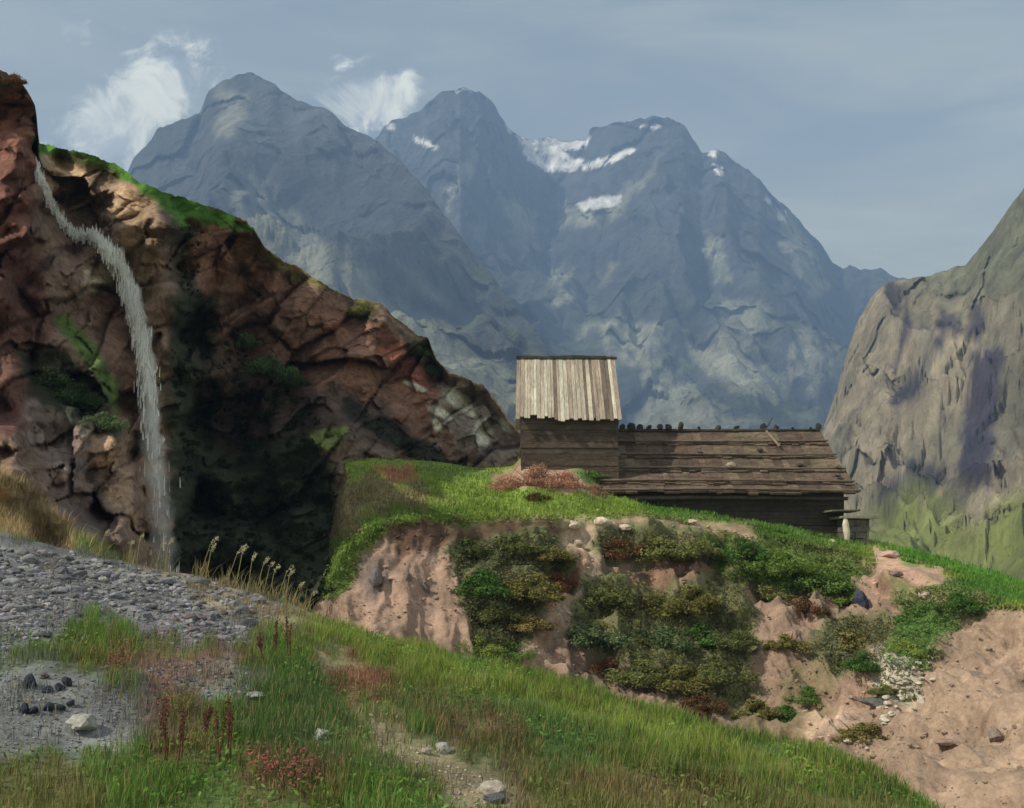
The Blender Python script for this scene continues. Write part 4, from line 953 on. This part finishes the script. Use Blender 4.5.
# --- small tall hut
hx0, hx1, hy0, hy1 = .39, 4.62, 47.6, 51.9; zb, ze = 2.0, 6.27; zr = 9.15; yr_ = 49.75
h1 = empty('hay_hut', ((hx0 + hx1) / 2, hy0, 4.0), 'small tall hut with steep roof of pale vertical boards, left of the long barn', 'hut')
V = []; Fc = []; C = []
z = zb
while z < ze - .01:                       # squared logs, slightly uneven
    hgt = min(.26, ze - z); j = random.uniform(-.02, .02)
    g = random.uniform(.8, 1.2)
    box(V, Fc, hx0 + j, hx1 + j, hy0 + j, hy1, z + .006, z + hgt - .006, .008); C.append((.075 * g, .058 * g, .045 * g)); z += hgt
build('wall', V, Fc, M['wall'], h1, C)
V = []; Fc = []; C = []                    # gables
for x in (hx0 + .05, hx1 - .2):
    o = len(V); V += [[x, hy0 + .05, ze], [x + .15, hy0 + .05, ze], [x, hy1 - .05, ze], [x + .15, hy1 - .05, ze], [x, yr_, zr - .25], [x + .15, yr_, zr - .25]]
    Fc += [[o, o + 4, o + 2], [o + 1, o + 3, o + 5], ]
me = mesh_np('gable', np.array(V) - np.array(h1.location), np.array(Fc), M['wall'], h1, col=np.full((12, 3), .1), smooth=False)
def roofboards(side):
    V = []; Fc = []; C = []; x = .155; n = 0
    ye = hy0 - .42 if side < 0 else hy1 + .42; zE = 6.10
    while x < 4.72:
        w_ = random.uniform(.10, .21); x2 = min(x + w_, 4.74); f = (x - .155) / 4.585; f2 = (x2 - .155) / 4.585
        ext = random.uniform(-.09, .07) + (.18 if 1.75 < x < 2.15 else 0) - .012 * n * 0 + (-.16 if random.random() < .14 else 0)
        e = np.array([0, ye, zE]); r = np.array([0, yr_, zr]); dr = (e - r) / np.linalg.norm(e - r); e = e + dr * ext + np.array([0, 0, -.10 * f])
        lift = np.array([0, 0, random.uniform(0, .045)])
        xt, xt2 = .22 + f * 4.43, .22 + f2 * 4.43
        slab(V, Fc, e + (x, 0, 0) + lift, e + (x2 - .012, 0, 0) + lift, r + (xt2 - .012, 0, 0) + lift, r + (xt, 0, 0) + lift, .04)
        q = random.random(); c = np.array((.40, .35, .28)) if q < .5 else np.array((.32, .26, .21)) if q < .72 else np.array((.50, .47, .38)) if q < .88 else np.array((.15, .12, .095))
        C.append(c * random.uniform(.85, 1.12)); x = x2; n += 1
    return V, Fc, C
V, Fc, C = roofboards(-1); V2, F2, C2 = roofboards(1); o = len(V)
build('roof', V + V2, Fc + [[k + o for k in f] for f in F2], M['board'], h1, C + C2)
V = []; Fc = []; C = []
for k in range(9): box(V, Fc, .18 + k * .505, .18 + (k + 1) * .505 + .03, yr_ - .13, yr_ + .13, zr - .04, zr + .07 + random.uniform(-.02, .03), .02); C.append((.06, .055, .045))
build('ridge_cap', V, Fc, M['board'], h1, C)
# --- long barn
bx0, bx1, by0, by1 = 4.55, 14.35, 47.5, 54.0
h2 = empty('barn', ((bx0 + bx1) / 2, by0, 1.6), 'long low barn with a brown stone-weighted roof of horizontal courses', 'barn')
V = []; Fc = []; C = []; z = -.6
while z < 2.72:
    g = random.uniform(.7, 1.25); j = random.uniform(-.03, .03)
    box(V, Fc, bx0 + j, bx1 + j, by0 + j, by1, z + .006, z + .29, .012); C.append((.05 * g, .042 * g, .034 * g)); z += .3
build('wall', V, Fc, M['wall'], h2, C)
V = []; Fc = []
zrid = 5.92; yrid = 51.0; yev = 46.85; zev = 2.78
for x in (bx0 + .3, bx1 - .3):
    o = len(V); V += [[x, by0, 2.6], [x, by1, 2.6], [x, yrid, zrid - .3], [x + .14, by0, 2.6], [x + .14, by1, 2.6], [x + .14, yrid, zrid - .3]]
    Fc += [[o, o + 1, o + 2], [o + 3, o + 5, o + 4]]
mesh_np('gable', np.array(V) - np.array(h2.location), np.array(Fc), M['wall'], h2, col=np.full((12, 3), .09), smooth=False)
def rp(f, lift=0.):                        # point on the front slope, f 0 eave .. 1 ridge
    sag = -.08 * math.sin(f * math.pi); return np.array([0, yev + (yrid - yev) * f, zev + (zrid - zev) * f + sag + lift])
RT = [0, .13, .34, .56, .77, 1.0]         # five courses
for s in (0, 1):
    V = []; Fc = []; C = []
    for ci in range(5):
        f0, f1 = RT[ci], RT[ci + 1] + (.05 if ci < 4 else 0)
        xl = 3.85 + ci * .06 if ci < 2 else 4.75; xr = 14.85 - (RT[ci] + .02) * .62
        xl += random.uniform(-.1, .06)
        if s: xl = 4.8
        x = xl
        while x < xr - .02:
            w_ = random.uniform(.22, .7); x2 = min(x + w_, xr)
            if xr - x2 < .15: x2 = xr
            lf = .16 + random.uniform(-.045, .06); a0 = rp(f0 - random.uniform(-.006, .024), lf); a1 = rp(f1, .015 + random.uniform(0, .045))
            if s: a0[1] = 2 * yrid - a0[1]; a1[1] = 2 * yrid - a1[1]
            slab(V, Fc, a0 + (x, 0, 0), a0 + (x2 - .01, 0, random.uniform(-.015, .015)), a1 + (x2 - .01, 0, 0), a1 + (x, 0, 0), .09)
            g = random.uniform(.7, 1.2); C.append(np.array((.125, .088, .066) if random.random() < .7 else (.15, .115, .08)) * g); x = x2
    build('roof', V, Fc, M['thatch'], h2, C)
def tube(V, Fc, a, b, r0, r1, n=7, wob=0.):
    a, b = np.array(a, float), np.array(b, float); d_ = (b - a) / np.linalg.norm(b - a); u = np.cross(d_, (0, .3, 1)); u /= np.linalg.norm(u); v = np.cross(d_, u); o = len(V); K = 9
    for i in range(K):
        f = i / (K - 1); p = a + (b - a) * f + u * wob * math.sin(f * 7 + a[0]) + v * wob * math.sin(f * 5 + a[2]); r = r0 + (r1 - r0) * f
        for j in range(n): V.append(list(p + r * (u * math.cos(j * 6.2832 / n) + v * math.sin(j * 6.2832 / n))))
    for i in range(K - 1):
        for j in range(n): Fc.append([o + i * n + j, o + i * n + (j + 1) % n, o + (i + 1) * n + (j + 1) % n, o + (i + 1) * n + j])
for ci in (0, 1, 2, 3, 4):
    V = []; Fc = []; f = RT[ci] + .012
    p = rp(f, .25 if ci else .2); x0_ = 3.8 if ci < 2 else 4.9; tube(V, Fc, p + (x0_, 0, 0), p + (14.9 - f * .6, 0, 0), .06, .045, wob=.03)
    mesh_np('roof_pole', np.array(V) - np.array(h2.location), np.array(Fc), M['wall'], h2, col=np.tile((.13, .10, .075), (len(V), 1)))
V = []; Fc = []; tube(V, Fc, (4.9, yrid, zrid + .1), (14.3, yrid, zrid + .1), .09, .07, wob=.02)
mesh_np('ridge_beam', np.array(V) - np.array(h2.location), np.array(Fc), M['wall'], h2, col=np.tile((.05, .045, .035), (len(V), 1)))
V = []; Fc = []; tube(V, Fc, (4.5, yev + .25, zev - .12), (14.4, yev + .25, zev - .12), .1, .08, wob=.02)
mesh_np('eave_beam', np.array(V) - np.array(h2.location), np.array(Fc), M['wall'], h2, col=np.tile((.06, .05, .04), (len(V), 1)))
# weights on the roof
GRS = 'dark stones along the barn ridge'
for k, xp in enumerate((622, 631, 640, 649, 660, 668, 681, 699, 718, 737, 763, 777, 792, 810, 818)):
    x = (xp - 512) / F * yrid; lb = 'small dark stone weighting the barn ridge, %s from the left' % ('first second third fourth fifth sixth seventh eighth ninth tenth eleventh twelfth thirteenth fourteenth fifteenth'.split()[k]); s = random.uniform(.09, .20) * (1.35 if k < 6 else 1)
    stone('ridge_stone', (x, yrid + random.uniform(-.1, .1), zrid + .17 + s * .35), s, 300 + k, (.045, .045, .04), lb, 'stone', GRS, random.uniform(0, 6), random.choice((.5, .7, 1., 1.4)), random.uniform(-.5, .5))
for k, (xp, f, s, lb) in enumerate(((800, .40, .2, 'grey stone on the right end of the barn roof, second course from the ridge'), (838, .20, .16, 'dark stone near the lower right corner of the barn roof'), (731, .36, .26, 'largest pale stone in the middle of the barn roof'),
                                    (838, .34, .15, 'small dark stone on the right rake of the barn roof'), (760, .62, .2, 'stone on the upper right of the barn roof'), (700, .58, .16, 'small stone on the upper left of the barn roof'))):
    p = rp(f, .32); x = (xp - 512) / F * p[1]; stone('roof_stone', (x, p[1], p[2]), s, 330 + k, (.30, .25, .2) if k == 2 else (.12, .10, .085), lb, 'stone', None, k, .6)
V = []; Fc = []; a_ = rp(.93, .22); b_ = rp(.66, .34); tube(V, Fc, a_ + (11.75, 0, .05), b_ + (12.1, 0, 0), .05, .06); 
tag(mesh_np('pole', np.array(V), np.array(Fc), M['wall'], col=np.tile((.22, .16, .12), (len(V), 1))), 'thick short pole lying aslant on the upper barn roof', 'pole')
V = []; Fc = []; tube(V, Fc, (11.75, yrid, zrid + .1), (12.15, yrid + .1, zrid + .72), .035, .02)
tag(mesh_np('stick', np.array(V), np.array(Fc), M['wall'], col=np.tile((.06, .05, .04), (len(V), 1))), 'thin stick poking up from the barn ridge', 'stick')
# --- stone shelter at the barn end
sx0, sx1, sy = 14.45, 15.05, 46.2
h3 = empty('stone_shelter', (14.7, sy, .8), 'low stone shelter with slab lid and pale upright stone at the right barn end', 'stone shelter')
V = []; Fc = []; C = []
for r_ in range(6):
    x = 14.05
    while x < 15.0:
        x2 = min(x + random.uniform(.25, .5), 15.05); g = random.uniform(.75, 1.2); z = .1 + r_ * .27; box(V, Fc, x, x2 - .02, sy, sy + 1.2, z, z + .255, .015); C.append((.13 * g, .115 * g, .1 * g)); x = x2
build('block_wall', V, Fc, M['wall'], h3, C)
V = []; Fc = []; box(V, Fc, 13.75, 15.35, sy - .35, sy + 1.5, 1.74, 1.85, .02); box(V, Fc, 13.4, 14.6, sy - .2, sy + 1.3, 2.04, 2.12, .02)
build('slab', V, Fc, M['stone'], h3, [(.24, .22, .17), (.16, .15, .12)])
v = stone_v(IV3, 77, 1.9) * (.17, .2, .33) + (13.98, sy - .3, 1.28)
mesh_np('upright_stone', v - np.array(h3.location), IF3, M['stone'], h3, col=np.tile((.62, .55, .43), (len(v), 1)), smooth=False)

# ------------------------------------------------------------------ tall grass plumes and red seed plants
def stalk_mesh(h, n, spread, rad):
    V = []; Fc = []
    for k in range(n):
        a = RNG.uniform(0, 6.28); tip = np.array([math.cos(a) * spread * RNG.uniform(.3, 1) + .25 * spread, math.sin(a) * spread, h * RNG.uniform(.75, 1)]); tube(V, Fc, (0.01 * k, 0, -.02), tip, rad, rad * .5, 4)
    return np.array(V), np.array(Fc)
GP = 'tall grass stalks along the crest'
for k, (x, y, hp) in enumerate(((98, 566, 28), (128, 570, 24), (136, 570, 32), (155, 575, 30), (163, 576, 34), (198, 585, 42), (205, 586, 36), (225, 592, 40), (235, 594, 44), (247, 596, 40), (255, 598, 38), (262, 600, 36), (268, 601, 34), (276, 604, 36), (284, 606, 34), (292, 608, 24), (306, 612, 20))):
    u = x; yr = float(RY(x)) - .15; X_ = (x - 512) / F * yr; Z_ = float(foreZ(np.array([X_]), np.array([yr]))[0]); h_ = hp / F * yr
    e = empty('tall_grass', (X_, yr, Z_), 'tall pale grass stalk with a drooping seed head on the crest before the dark ravine', 'tall grass', GP)
    lean = random.uniform(.15, .5); top = np.array((lean * h_, 0, h_)); V = []; Fc = []; tube(V, Fc, (0, 0, -.03), top * (.7, 1, .8), .006, .004, 4); tube(V, Fc, top * (.7, 1, .8), top, .004, .003, 4)
    mesh_np('stem', np.array(V), np.array(Fc), M['grass'], e, col=np.tile((.36, .32, .16), (len(V), 1)))
    q = RNG.random(26) ** .8; c = top * (.7, 1, .8) + (top - top * (.7, 1, .8)) * q[:, None] + RNG.normal(size=(26, 3)) * .01 + np.stack([q * .03, q * 0, -q * .01], 1)
    leaves('seed_head', c, np.tile((0, -1., 0), (26, 1)), np.full(26, .018), np.tile((.50, .47, .32), (26, 1)), M['grass'], e, .35)
    b = blades('leaf_tuft', RNG.normal(size=(14, 3)) * (.04, .04, 0), RNG.uniform(.12, .3, 14) * 1.1, np.full(14, .01), np.tile((.30, .26, .13), (14, 1)) * RNG.uniform(.7, 1.2, (14, 1)), M['grass'], .8, e)
for k, (x, y, hp, lb) in enumerate(((217, 770, 72, 'tallest rust-red dock plant in the left meadow'), (226, 765, 62, 'rust-red dock plant just right of the tallest one'), (204, 745, 40, 'slim rust-red dock plant left of the tallest pair'),
        (165, 760, 60, 'leftmost thin red dock plant by the grey rubble'), (178, 765, 56, 'thin red dock plant between rubble and the tall pair'), (274, 660, 42, 'rusty seed plant left on the crest of the meadow'), (288, 662, 46, 'rusty seed plant with pinkish top beside it on the crest'), (262, 662, 30, 'low rusty seed plant at the tan crest'))):
    p = fore_hit(x, y); h_ = hp / F * p[1]
    e = empty('dock_plant', tuple(p), lb, 'dock plant', 'rust-red dock plants in the meadow'); V = []; Fc = []
    n = 2; tips = []
    for j in range(n):
        tip = np.array((RNG.normal() * .03, RNG.normal() * .03, h_ * (1 - .18 * j))); tube(V, Fc, (.02 * j, 0, -.02), tip, .006, .003, 4); tips.append(tip)
    mesh_np('stem', np.array(V), np.array(Fc), M['grass'], e, col=np.tile((.16, .08, .05), (len(V), 1)))
    c = np.concatenate([tp * (.4 + .6 * RNG.random(60))[:, None] ** .8 + RNG.normal(size=(60, 3)) * (.010, .010, .01) for tp in tips])
    leaves('seed_spike', c, np.tile((0, -1., .3), (len(c), 1)), np.full(len(c), .011), np.tile((.13, .07, .05), (len(c), 1)) * RNG.uniform(.6, 1.3, (len(c), 1)), M['grass'], e, .7)
# small pink flowers strewn in the grass
FX = []; 
for (cx, cy, rx, ry, n) in ((290, 782, 40, 14, 420), (255, 770, 16, 8, 90), (155, 655, 50, 14, 220), (115, 672, 12, 5, 80), (180, 632, 26, 10, 110), (370, 685, 26, 10, 120), (500, 735, 60, 20, 60), (165, 700, 14, 30, 120), (290, 618, 14, 5, 40)):
    for _ in range(n): FX.append((random.gauss(cx, rx * .6), min(random.gauss(cy, ry * .6), 806)))
fp = fore_hits(*zip(*FX)) + np.stack([0 * np.arange(len(FX)), 0 * np.arange(len(FX)), RNG.uniform(.06, .16, len(FX))], 1)
fcx = np.tile((.34, .14, .11), (len(fp), 1)) * RNG.uniform(.5, 1.2, (len(fp), 1))
tag(leaves('flowers', fp, np.tile((0, -.6, 1.), (len(fp), 1)), RNG.uniform(.006, .013, len(fp)), fcx, M['grass'], None, .8), 'tiny pink-red flowers strewn through the meadow grass', 'flowers', kind='stuff')

# ------------------------------------------------------------------ haze
V = []; Fc = []; box(V, Fc, -3500, 3500, -500, 4740, -61.5, 1780)
hz = mesh_np('haze', np.array(V), np.array(Fc), smooth=False)
hm = D.materials.new('blue mountain air'); hm.use_nodes = True; t = NT(hm.node_tree); t.n.clear()
pv = t.new('ShaderNodeVolumePrincipled'); pv.inputs['Color'].default_value = (.34, .54, .93, 1); pv.inputs['Density'].default_value = 2.9e-4; pv.inputs['Anisotropy'].default_value = .0
oo = t.new('ShaderNodeOutputMaterial'); t.l.new(pv.outputs[0], oo.inputs['Volume']); hz.data.materials.append(hm)
tag(hz, 'thin blue air between the viewer and the far mountains', 'haze', kind='stuff')
